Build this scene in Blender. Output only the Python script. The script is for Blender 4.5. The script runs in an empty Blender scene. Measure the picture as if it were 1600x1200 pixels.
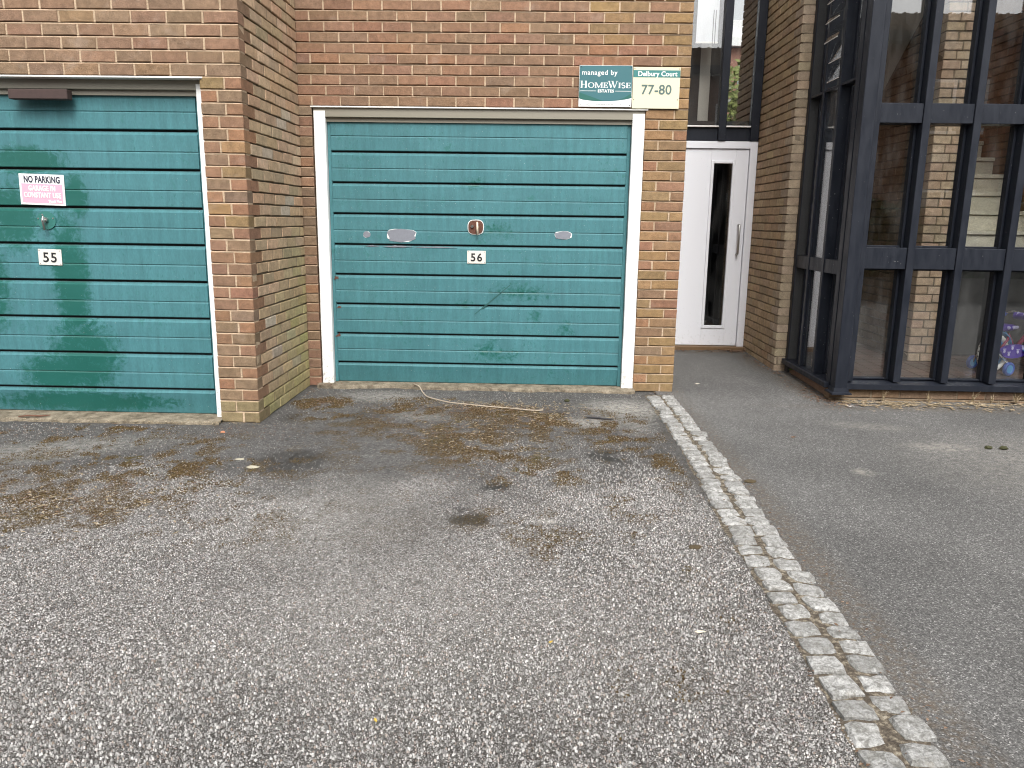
import bpy, math, random
import numpy as np
from mathutils import Vector, Matrix

R = math.radians
random.seed(7)
rng = np.random.default_rng(7)
scene = bpy.context.scene
col = scene.collection

# ------------------------------------------------------------------ camera
def make_camera():
    yaw, pitch, roll = -0.0248, 0.2068, 0.0137
    loc = Vector((-1.1829, -6.3539, 1.3808))
    cy, sy, cp, sp = math.cos(yaw), math.sin(yaw), math.cos(pitch), math.sin(pitch)
    fwd = Vector((sy * cp, cy * cp, -sp))
    right = Vector((cy, -sy, 0))
    up = right.cross(fwd)
    c, s = math.cos(roll), math.sin(roll)
    r2 = c * right + s * up
    u2 = -s * right + c * up
    cam = bpy.data.cameras.new("camera")
    cam.sensor_width = 36
    cam.lens = 1220 / 1600 * 36
    cam.clip_start = 0.05
    cam.clip_end = 600
    o = bpy.data.objects.new("camera", cam)
    m = Matrix((r2, u2, -fwd)).transposed().to_4x4()
    m.translation = loc
    o.matrix_world = m
    col.objects.link(o)
    scene.camera = o
make_camera()

# ------------------------------------------------------------------ sky, sun, exposure
SUN_EL, SUN_AZ = R(50), R(169)      # azimuth clockwise from +Y
world = bpy.data.worlds.new("World")
scene.world = world
world.use_nodes = True
wn = world.node_tree
wn.nodes.clear()
sky = wn.nodes.new("ShaderNodeTexSky")
sky.sky_type = 'NISHITA'
sky.sun_disc = False
sky.sun_elevation = SUN_EL
sky.sun_rotation = SUN_AZ
sky.dust_density = 4.0
hsv = wn.nodes.new("ShaderNodeHueSaturation")     # overcast: the blue is washed out of the sky
hsv.inputs['Saturation'].default_value = 0.10
bg = wn.nodes.new("ShaderNodeBackground")
bg.inputs['Strength'].default_value = 0.15
wo = wn.nodes.new("ShaderNodeOutputWorld")
wn.links.new(sky.outputs[0], hsv.inputs['Color'])
wn.links.new(hsv.outputs[0], bg.inputs['Color'])
wn.links.new(bg.outputs[0], wo.inputs['Surface'])

sl = bpy.data.lights.new("sun", 'SUN')
sl.energy = 1.05
sl.angle = R(26)
sl.color = (1.0, 0.97, 0.92)
so = bpy.data.objects.new("sun", sl)
d = Vector((math.sin(SUN_AZ) * math.cos(SUN_EL), math.cos(SUN_AZ) * math.cos(SUN_EL), math.sin(SUN_EL)))
so.rotation_euler = d.to_track_quat('Z', 'Y').to_euler()
so.location = (0, -8, 12)
col.objects.link(so)

scene.view_settings.view_transform = 'Standard'
scene.view_settings.look = 'None'
scene.view_settings.exposure = 1.12
scene.view_settings.gamma = 1.0
scene.view_settings.use_curve_mapping = False
scene.cycles.filter_width = 1.1
scene.cycles.max_bounces = 8
scene.cycles.transparent_max_bounces = 16
scene.cycles.caustics_reflective = False
scene.cycles.caustics_refractive = False

# ------------------------------------------------------------------ helpers
def srgb(r, g, b):
    def f(c):
        c /= 255.0
        return c / 12.92 if c <= 0.04045 else ((c + 0.055) / 1.055) ** 2.4
    return (f(r), f(g), f(b))

class NT:
    """small node-tree builder"""
    def __init__(self, name):
        self.m = bpy.data.materials.new(name)
        self.m.use_nodes = True
        self.t = self.m.node_tree
        self.b = self.t.nodes["Principled BSDF"]
        self.out = self.t.nodes["Material Output"]
    def n(self, typ, **kw):
        nd = self.t.nodes.new(typ)
        for k, v in kw.items():
            setattr(nd, k, v)
        return nd
    def put(self, sock, v):
        if v is None:
            return
        if isinstance(v, bpy.types.NodeSocket):
            self.t.links.new(v, sock)
        elif isinstance(v, (tuple, list)) and len(v) == 3 and sock.type == 'RGBA':
            sock.default_value = (*v, 1)
        else:
            sock.default_value = v
    def coord(self, kind='Object'):
        if kind == 'World':
            return self.n("ShaderNodeNewGeometry").outputs['Position']
        return self.n("ShaderNodeTexCoord").outputs[kind]
    def mapping(self, v, scale=(1, 1, 1), loc=(0, 0, 0), rot=(0, 0, 0)):
        nd = self.n("ShaderNodeMapping")
        self.put(nd.inputs['Vector'], v)
        nd.inputs['Scale'].default_value = scale
        nd.inputs['Location'].default_value = loc
        nd.inputs['Rotation'].default_value = rot
        return nd.outputs[0]
    def noise(self, v, scale, detail=3, rough=0.55, dist=0.0, out='Fac'):
        nd = self.n("ShaderNodeTexNoise")
        self.put(nd.inputs['Vector'], v)
        nd.inputs['Scale'].default_value = scale
        nd.inputs['Detail'].default_value = detail
        nd.inputs['Roughness'].default_value = rough
        nd.inputs['Distortion'].default_value = dist
        return nd.outputs[0] if out == 'Fac' else nd.outputs[1]
    def vor(self, v, scale, feature='F1', rand=1.0):
        nd = self.n("ShaderNodeTexVoronoi", feature=feature)
        self.put(nd.inputs['Vector'], v)
        nd.inputs['Scale'].default_value = scale
        nd.inputs['Randomness'].default_value = rand
        return nd
    def ramp(self, v, stops, interp='LINEAR'):
        nd = self.n("ShaderNodeValToRGB")
        nd.color_ramp.interpolation = interp
        e = nd.color_ramp.elements
        while len(e) < len(stops):
            e.new(0.5)
        for el, (p, c) in zip(e, stops):
            el.position = p
            el.color = (*c, 1) if isinstance(c, (tuple, list)) else (c, c, c, 1)
        self.put(nd.inputs[0], v)
        return nd.outputs[0]
    def mix(self, fac, a, b, mode='MIX'):
        nd = self.n("ShaderNodeMix", data_type='RGBA', blend_type=mode)
        self.put(nd.inputs[0], fac)
        self.put(nd.inputs[6], a)
        self.put(nd.inputs[7], b)
        return nd.outputs[2]
    def math(self, op, a, b=None, c=None, clamp=False):
        nd = self.n("ShaderNodeMath", operation=op)
        nd.use_clamp = clamp
        self.put(nd.inputs[0], a)
        self.put(nd.inputs[1], b)
        self.put(nd.inputs[2], c)
        return nd.outputs[0]
    def attr(self, name, out='Fac'):
        nd = self.n("ShaderNodeAttribute")
        nd.attribute_name = name
        return nd.outputs[out]
    def ell(self, v, c, r):
        """1 at the centre of an ellipse, 0 at its rim"""
        a = self.n("ShaderNodeVectorMath", operation='SUBTRACT')
        self.put(a.inputs[0], v)
        a.inputs[1].default_value = c
        b = self.n("ShaderNodeVectorMath", operation='DIVIDE')
        self.put(b.inputs[0], a.outputs[0])
        b.inputs[1].default_value = r
        l = self.n("ShaderNodeVectorMath", operation='LENGTH')
        self.put(l.inputs[0], b.outputs[0])
        return self.math('SUBTRACT', 1.0, l.outputs['Value'], clamp=True)
    def bump(self, h, strength=0.3, dist=0.01, normal=None):
        nd = self.n("ShaderNodeBump")
        nd.inputs['Strength'].default_value = strength
        nd.inputs['Distance'].default_value = dist
        self.put(nd.inputs['Height'], h)
        if normal is not None:
            self.put(nd.inputs['Normal'], normal)
        return nd.outputs[0]
    def fin(self, color=None, rough=None, normal=None, metal=None, spec=None):
        self.put(self.b.inputs['Base Color'], color)
        self.put(self.b.inputs['Roughness'], rough)
        self.put(self.b.inputs['Normal'], normal)
        self.put(self.b.inputs['Metallic'], metal)
        self.put(self.b.inputs['Specular IOR Level'], spec)
        return self.m

def plain(name, c, rough=0.5, metal=0.0, var=0.12, scale=18, bumps=0.08, spec=0.5):
    t = NT(name)
    v = t.coord('Object')
    n = t.noise(v, scale, 4)
    dk = tuple(x * (1 - var) for x in c)
    lt = tuple(min(1, x * (1 + var)) for x in c)
    cc = t.mix(n, dk, lt)
    nb = t.noise(v, scale * 9, 2)
    return t.fin(cc, rough, t.bump(nb, bumps, 0.003), metal, spec)

def mesh(name, verts, faces, mat=None, smooth=False):
    me = bpy.data.meshes.new(name)
    me.from_pydata([tuple(map(float, p)) for p in verts], [], [tuple(f) for f in faces])
    if mat:
        me.materials.append(mat)
    if smooth:
        me.polygons.foreach_set('use_smooth', [True] * len(me.polygons))
    me.update()
    return me

def link(name, me, parent=None, loc=None, rot=None):
    o = bpy.data.objects.new(name, me)
    col.objects.link(o)
    if parent is not None:
        o.parent = parent
    if loc is not None:
        o.location = loc
    if rot is not None:
        o.rotation_euler = rot
    return o

def tag(o, label=None, cat=None, group=None, kind=None):
    if label: o['label'] = label
    if cat: o['category'] = cat
    if group: o['group'] = group
    if kind: o['kind'] = kind
    return o

def thing(name, label, cat, loc=(0, 0, 0), rotz=0, group=None):
    o = bpy.data.objects.new(name, None)
    o.empty_display_size = 0.1
    col.objects.link(o)
    o.location = loc
    o.rotation_euler = (0, 0, rotz)
    return tag(o, label, cat, group)

class MB:
    """collects shapes, then links them as one mesh object"""
    def __init__(self):
        self.v, self.f = [], []
    def add(self, vs, fs):
        k = len(self.v)
        self.v += [tuple(map(float, p)) for p in vs]
        self.f += [tuple(i + k for i in f) for f in fs]
        return self
    def box(self, x0, x1, y0, y1, z0, z1, bev=0.0):
        if bev <= 0:
            vs = [(x, y, z) for z in (z0, z1) for y in (y0, y1) for x in (x0, x1)]
            return self.add(vs, [(0, 2, 3, 1), (4, 5, 7, 6), (0, 1, 5, 4), (2, 6, 7, 3), (0, 4, 6, 2), (1, 3, 7, 5)])
        b = min(bev, (x1 - x0) * .45, (y1 - y0) * .45, (z1 - z0) * .45)
        vs = []
        idx = {}
        for sx in (0, 1):
            for sy in (0, 1):
                for sz in (0, 1):
                    c = [x1 if sx else x0, y1 if sy else y0, z1 if sz else z0]
                    dd = [-1 if sx else 1, -1 if sy else 1, -1 if sz else 1]
                    for ax in range(3):           # the corner vertex lying on the face of axis ax
                        p = [c[i] + (0 if i == ax else dd[i] * b) for i in range(3)]
                        idx[sx, sy, sz, ax] = len(vs)
                        vs.append(p)
        fs = []
        for ax in range(3):
            o1, o2 = [i for i in range(3) if i != ax]
            for s in (0, 1):
                q = []
                for a, c in ((0, 0), (1, 0), (1, 1), (0, 1)):
                    k = [0, 0, 0]; k[ax] = s; k[o1] = a; k[o2] = c
                    q.append(idx[(*k, ax)])
                flip = (s == 1) != (ax == 1)
                fs.append(q if flip else q[::-1])
        for ax in range(3):                        # edges along ax
            o1, o2 = [i for i in range(3) if i != ax]
            for a in (0, 1):
                for c in (0, 1):
                    k0 = [0, 0, 0]; k0[o1] = a; k0[o2] = c
                    k1 = list(k0); k1[ax] = 1
                    fs.append([idx[(*k0, o1)], idx[(*k1, o1)], idx[(*k1, o2)], idx[(*k0, o2)]])
        for sx in (0, 1):
            for sy in (0, 1):
                for sz in (0, 1):
                    fs.append([idx[sx, sy, sz, 0], idx[sx, sy, sz, 1], idx[sx, sy, sz, 2]])
        return self.add(vs, fs)
    def prism(self, poly, y0, y1):
        """polygon in x,z extruded along y"""
        n = len(poly)
        vs = [(x, y0, z) for x, z in poly] + [(x, y1, z) for x, z in poly]
        fs = [tuple(range(n)), tuple(range(2 * n - 1, n - 1, -1))]
        fs += [(i, i + n, (i + 1) % n + n, (i + 1) % n) for i in range(n)]
        return self.add(vs, fs)
    def tube(self, pts, r, seg=8, cap=True):
        pts = [Vector(p) for p in pts]
        rs = r if isinstance(r, (list, tuple)) else [r] * len(pts)
        vs, fs = [], []
        up = None
        for i, p in enumerate(pts):
            t = (pts[min(i + 1, len(pts) - 1)] - pts[max(i - 1, 0)]).normalized()
            if up is None:
                up = t.orthogonal().normalized()
            up = (up - t * up.dot(t)).normalized()
            w = t.cross(up)
            for k in range(seg):
                a = 2 * math.pi * k / seg
                vs.append(p + (up * math.cos(a) + w * math.sin(a)) * rs[i])
        for i in range(len(pts) - 1):
            for k in range(seg):
                fs.append((i * seg + k, i * seg + (k + 1) % seg, (i + 1) * seg + (k + 1) % seg, (i + 1) * seg + k))
        if cap:
            fs.append(tuple(range(seg))[::-1])
            fs.append(tuple((len(pts) - 1) * seg + k for k in range(seg)))
        return self.add(vs, fs)
    def torus(self, c, R_, r, axis, seg=32, ms=10, squash=1.0):
        c = Vector(c); axis = Vector(axis).normalized()
        e1 = axis.orthogonal().normalized(); e2 = axis.cross(e1)
        vs, fs = [], []
        for i in range(seg):
            a = 2 * math.pi * i / seg
            dr = e1 * math.cos(a) + e2 * math.sin(a)
            for k in range(ms):
                q = 2 * math.pi * k / ms
                vs.append(c + dr * (R_ + r * math.cos(q)) + axis * (r * squash * math.sin(q)))
        for i in range(seg):
            for k in range(ms):
                j, l = (i + 1) % seg, (k + 1) % ms
                fs.append((i * ms + k, j * ms + k, j * ms + l, i * ms + l))
        return self.add(vs, fs)
    def disc(self, c, r, axis, th, seg=24):
        c = Vector(c); axis = Vector(axis).normalized()
        return self.tube([c - axis * th / 2, c + axis * th / 2], r, seg)
    def ball(self, c, r, seg=12, rings=8, sc=(1, 1, 1)):
        vs, fs = [], []
        for i in range(rings + 1):
            th = math.pi * i / rings
            for k in range(seg):
                a = 2 * math.pi * k / seg
                vs.append((c[0] + r * sc[0] * math.sin(th) * math.cos(a), c[1] + r * sc[1] * math.sin(th) * math.sin(a), c[2] + r * sc[2] * math.cos(th)))
        for i in range(rings):
            for k in range(seg):
                fs.append((i * seg + k, (i + 1) * seg + k, (i + 1) * seg + (k + 1) % seg, i * seg + (k + 1) % seg))
        return self.add(vs, fs)
    def build(self, name, mat, parent=None, smooth=False, loc=None, rot=None):
        return link(name, mesh(name, self.v, self.f, mat, smooth), parent, loc, rot)

def text_mesh(body, size, mat, bold=0.0, sx=1.0, align='LEFT', spacing=1.0, th=0.0006):
    cu = bpy.data.curves.new("lettering", 'FONT')
    cu.body = body
    cu.size = size
    cu.offset = bold
    cu.align_x = align
    cu.extrude = th
    cu.space_character = spacing
    cu.resolution_u = 4
    o = bpy.data.objects.new("lettering", cu)
    col.objects.link(o)
    dg = bpy.context.evaluated_depsgraph_get()
    me = bpy.data.meshes.new_from_object(o.evaluated_get(dg))
    bpy.data.objects.remove(o)
    bpy.data.curves.remove(cu)
    me.transform(Matrix.Rotation(R(90), 4, 'X') @ Matrix.Diagonal((sx, 1, 1, 1)))
    me.materials.clear()
    me.materials.append(mat)
    return me

def fbm(nx, ny, cells, seed, octs=4, gain=0.55):
    """tiling-free value noise on an nx * ny grid, about 0..1"""
    r = np.random.default_rng(seed)
    out = np.zeros((nx, ny)); amp = 1; tot = 0
    for o in range(octs):
        cx, cy = max(2, int(cells[0] * 2 ** o)), max(2, int(cells[1] * 2 ** o))
        g = r.random((cx + 2, cy + 2))
        x = np.linspace(0, cx, nx); y = np.linspace(0, cy, ny)
        xi, yi = x.astype(int), y.astype(int)
        fx, fy = x - xi, y - yi
        fx = fx * fx * (3 - 2 * fx); fy = fy * fy * (3 - 2 * fy)
        a = g[np.ix_(xi, yi)]; b = g[np.ix_(xi + 1, yi)]; c = g[np.ix_(xi, yi + 1)]; e = g[np.ix_(xi + 1, yi + 1)]
        fx, fy = fx[:, None], fy[None, :]
        out += amp * ((a * (1 - fx) + b * fx) * (1 - fy) + (c * (1 - fx) + e * fx) * fy)
        tot += amp; amp *= gain
    return out / tot

# ------------------------------------------------------------------ materials
def brick_mat():
    t = NT("brick")
    oi = t.n("ShaderNodeObjectInfo")
    w = t.coord('World')
    n1 = t.noise(w, 22, 4, 0.6)
    n2 = t.noise(w, 190, 2, 0.6)
    n3 = t.noise(w, 6, 3, 0.6)
    k = t.ramp(n1, [(0.25, 0.72), (0.75, 1.22)])
    c = t.mix(1.0, oi.outputs['Color'], k, 'MULTIPLY')
    k2 = t.ramp(n2, [(0.28, 0.72), (0.5, 1.0), (0.72, 1.2)])
    c = t.mix(1.0, c, k2, 'MULTIPLY')
    # scattered pale grains and lime bloom
    sp = t.ramp(t.noise(w, 420, 1, 0.5), [(0.66, 0.0), (0.74, 0.55)])
    c = t.mix(sp, c, (0.50, 0.42, 0.32))
    bloom = t.ramp(n3, [(0.60, 0.0), (0.78, 0.30)])
    c = t.mix(bloom, c, (0.42, 0.34, 0.28))
    h = t.math('ADD', t.math('MULTIPLY', n2, 0.6), t.math('MULTIPLY', n1, 0.8))
    return t.fin(c, 0.92, t.bump(h, 0.8, 0.007), spec=0.2)

def mortar_mat(name, a, b):
    t = NT(name)
    w = t.coord('World')
    n = t.noise(w, 9, 4, 0.6)
    n2 = t.noise(w, 160, 2)
    c = t.mix(t.ramp(n, [(0.3, 0.0), (0.7, 1.0)]), a, b)
    c = t.mix(1.0, c, t.ramp(n2, [(0.3, 0.75), (0.7, 1.15)]), 'MULTIPLY')
    return t.fin(c, 0.95, t.bump(n2, 0.7, 0.006), spec=0.1)

BRICK = brick_mat()
MORTAR = mortar_mat("mortar_pale", (0.37, 0.272, 0.182), (0.56, 0.425, 0.30))
MORTAR_TAN = mortar_mat("mortar_tan", (0.20, 0.155, 0.11), (0.30, 0.24, 0.17))
MASONRY = mortar_mat("masonry_plain", (0.22, 0.14, 0.10), (0.30, 0.20, 0.14))

def navy_mat():
    t = NT("dark_navy_paint")
    w = t.coord('World')
    n = t.noise(t.mapping(w, (1, 1, 0.25)), 26, 4)
    c = t.mix(n, (0.008, 0.010, 0.015), (0.019, 0.022, 0.031))
    chips = t.ramp(t.noise(w, 60, 2), [(0.735, 0.0), (0.75, 1.0)])
    c = t.mix(t.math('MULTIPLY', chips, 0.5), c, (0.35, 0.34, 0.33))
    return t.fin(c, t.ramp(n, [(0.3, 0.35), (0.7, 0.55)]), t.bump(t.noise(t.mapping(w, (1, 1, .15)), 180, 2), 0.12, 0.003), spec=0.25)
NAVY = navy_mat()

def white_paint(name, base, dirt=0.5):
    t = NT(name)
    w = t.coord('World')
    n = t.noise(w, 30, 5, 0.65)
    low = t.n("ShaderNodeSeparateXYZ"); t.put(low.inputs[0], w)
    zz = t.math('SUBTRACT', 1.0, t.math('MULTIPLY', low.outputs[2], 1.8), clamp=True)   # splash dirt near the ground
    thr = t.math('ADD', n, t.math('MULTIPLY', zz, 0.16))
    m = t.ramp(thr, [(0.66, 0.0), (0.76, dirt)])
    c = t.mix(m, base, (0.30, 0.27, 0.22))
    fl = t.ramp(t.noise(w, 75, 3, 0.6), [(0.70, 0.0), (0.73, 1.0)])
    c = t.mix(t.math('MULTIPLY', fl, dirt * 0.8), c, (0.22, 0.17, 0.12))
    return t.fin(c, 0.5, t.bump(n, 0.15, 0.004))
WHITE_TIMBER = white_paint("flaking_white_paint", (0.85, 0.85, 0.83), 0.55)
WHITE_DOOR = white_paint("white_door_enamel", (0.81, 0.82, 0.86), 0.16)
CREAM = white_paint("dirty_cream_paint", (0.235, 0.215, 0.17), 0.8)
EDGE = plain("pale_metal_edge", (0.80, 0.78, 0.74), 0.5, var=0.1)

def door_mat(name, blobs, smear, peak=1.65):
    """faded chalky teal paint with cleaner dark green where it has been rubbed or wetted"""
    t = NT(name)
    v = t.coord('World')
    wide = t.noise(v, 2.2, 3)
    streak = t.noise(t.mapping(v, (9, 1, 1.2)), 3.0, 4, 0.6)
    grain = t.noise(t.mapping(v, (3, 1, 1)), 40, 3)
    chalk = t.mix(wide, (0.038, 0.142, 0.160), (0.062, 0.194, 0.213))
    chalk = t.mix(1.0, chalk, t.ramp(streak, [(0.3, 0.84), (0.7, 1.10)]), 'MULTIPLY')
    chalk = t.mix(1.0, chalk, t.ramp(grain, [(0.3, 0.90), (0.7, 1.07)]), 'MULTIPLY')
    dark = t.mix(wide, (0.006, 0.078, 0.062), (0.015, 0.112, 0.096))
    m = None
    for c, r in blobs:
        e = t.ell(v, c, r)
        m = e if m is None else t.math('MAXIMUM', m, e)
    swirl = t.noise(t.mapping(v, (1, 1, 1.0)), 15, 5, 0.72, 1.6)
    if m is not None:
        k = t.math('ADD', t.math('MULTIPLY', m, peak), t.math('MULTIPLY', t.math('SUBTRACT', swirl, 0.5), 2.6))
        k = t.math('ADD', k, t.math('MULTIPLY', t.math('SUBTRACT', t.noise(v, 48, 3, .7, .8), 0.5), 1.1))
        k = t.math('MULTIPLY', k, t.math('MULTIPLY', m, 6.0, clamp=True))
        mask = t.ramp(k, [(0.24, 0.0), (0.82, 1.0)])
    else:
        mask = 0.0
    # scattered rubbed smears
    sm = t.noise(t.mapping(v, (1.0, 1, 0.8), rot=(0, 0.5, 0)), 26, 4, 0.7, 1.2)
    area = t.ramp(t.noise(v, 2.4, 2), [(0.42, 0.0), (0.62, 1.0)])
    sme = t.math('MULTIPLY', t.ramp(sm, [(0.575, 0.0), (0.64, smear)]), area)
    c = t.mix(mask, chalk, dark) if m is not None else chalk
    c = t.mix(sme, c, (0.026, 0.135, 0.125))
    da = t.noise(t.mapping(v, (75, 1, 24), rot=(0, .35, 0)), 1.0, 2, .6)
    dash = t.math('MULTIPLY', t.ramp(da, [(.63, 0.0), (.69, smear)]), t.ramp(t.noise(v, 4.5, 2), [(.50, 0.0), (.60, 1.0)]))
    c = t.mix(dash, c, (0.020, 0.115, 0.108))
    sp = t.ramp(t.noise(v, 130, 1), [(0.775, 0.0), (0.79, 1.0)])
    c = t.mix(t.math('MULTIPLY', sp, 0.6), c, (0.5, 0.55, 0.52))
    rg = t.math('SUBTRACT', 0.62, t.math('MULTIPLY', mask, 0.22)) if m is not None else 0.6
    dent = t.noise(t.mapping(v, (1, 1, 2)), 3.0, 2)
    nb = t.bump(dent, 0.25, 0.02)
    return t.fin(c, rg, t.bump(grain, 0.06, 0.002, nb), spec=0.45)

DOOR55 = door_mat("chalky_teal_paint_wet", [((-4.30, -1.13, 0.95), (0.17, 1, 0.62)), ((-4.26, -1.13, 0.42), (0.34, 1, 0.36)),
                  ((-4.45, -1.13, 0.30), (0.36, 1, 0.20)), ((-4.55, -1.13, 1.72), (0.42, 1, 0.12)), ((-4.66, -1.13, 1.35), (0.26, 1, 0.30)),
                  ((-4.22, -1.13, 1.50), (0.12, 1, 0.20)), ((-4.30, -1.13, 0.10), (0.9, 1, 0.10)), ((-4.95, -1.13, 0.9), (0.3, 1, 0.5))], 0.7)
DOOR56 = door_mat("chalky_teal_paint_dry", [((-1.16, 0.05, 0.62), (0.09, 1, 0.09)), ((-0.9, 0.05, 0.50), (0.10, 1, 0.12)), ((-1.55, 0.05, 0.33), (0.14, 1, 0.16)),
                  ((-1.66, 0.05, 1.66), (0.15, 1, 0.07)), ((-1.75, 0.05, 0.70), (0.10, 1, 0.05)), ((-1.3, 0.05, 0.8), (0.40, 1, 0.12)), ((-1.5, 0.05, 0.28), (0.3, 1, 0.10)), ((-1.5, 0.05, 1.30), (0.25, 1, 0.10))], 0.85, 0.72)
STEEL = plain("bright_worn_steel", (0.55, 0.54, 0.52), 0.3, 1.0, 0.2)
RUST = plain("rusty_brown_steel", (0.115, 0.045, 0.028), 0.75, 0.1, 0.5, 60, 0.4)
TAPE = plain("grey_tape", (0.20, 0.21, 0.24), 0.5, var=0.15, scale=50)
TORN = plain("torn_white_edge", (0.72, 0.74, 0.72), 0.7)
GREENPLATE = plain("green_lock_plate", (0.03, 0.15, 0.13), 0.5)
BROWN_TIMBER = plain("brown_timber", (0.048, 0.027, 0.023), 0.7, var=0.3, scale=30)
THRESH = plain("brown_threshold_timber", (0.16, 0.095, 0.045), 0.6, var=0.2, scale=30)

def concrete(name, a, b, scale=7):
    t = NT(name)
    w = t.coord('World')
    n = t.noise(w, scale, 5, 0.65)
    n2 = t.noise(w, 120, 3)
    c = t.mix(t.ramp(n, [(0.32, 0.0), (0.68, 1.0)]), a, b)
    c = t.mix(1.0, c, t.ramp(n2, [(0.3, 0.7), (0.7, 1.2)]), 'MULTIPLY')
    return t.fin(c, 0.9, t.bump(n2, 0.6, 0.008), spec=0.2)
CONC = concrete("weathered_concrete", (0.10, 0.082, 0.058), (0.30, 0.255, 0.19), 16)
STEP = concrete("stair_concrete", (0.66, 0.62, 0.50), (0.82, 0.78, 0.65), 9)
PLASTER = plain("grey_plaster", (0.55, 0.53, 0.48), 0.85, var=0.06)
DARKROOM = plain("dark_interior", (0.05, 0.05, 0.05), 0.9)

def glass_mat(name, tint=(0.975, 0.98, 0.975), f0=0.105):
    t = NT(name)
    lw = t.n("ShaderNodeLayerWeight"); lw.inputs['Blend'].default_value = 0.5
    p = t.math('POWER', lw.outputs['Facing'], 5.0)
    f = t.math('ADD', f0, t.math('MULTIPLY', p, 1 - f0), clamp=True)
    tr = t.n("ShaderNodeBsdfTransparent"); tr.inputs[0].default_value = (*tint, 1)
    gl = t.n("ShaderNodeBsdfGlossy"); gl.inputs['Roughness'].default_value = 0.0
    w = t.coord('World')
    # a film of dust on the pane
    df = t.n("ShaderNodeBsdfDiffuse"); df.inputs[0].default_value = (0.6, 0.6, 0.58, 1)
    dm = t.math('MULTIPLY', t.ramp(t.noise(t.mapping(w, (3, 3, .6)), 5, 4), [(0.45, 0.0), (0.8, 1.0)]), 0.03)
    m0 = t.n("ShaderNodeMixShader"); t.put(m0.inputs[0], dm)
    t.t.links.new(tr.outputs[0], m0.inputs[1]); t.t.links.new(df.outputs[0], m0.inputs[2])
    mx = t.n("ShaderNodeMixShader"); t.put(mx.inputs[0], f)
    t.t.links.new(m0.outputs[0], mx.inputs[1]); t.t.links.new(gl.outputs[0], mx.inputs[2])
    t.t.links.new(mx.outputs[0], t.out.inputs['Surface'])
    return t.m
GLASS = glass_mat("window_glass")

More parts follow.
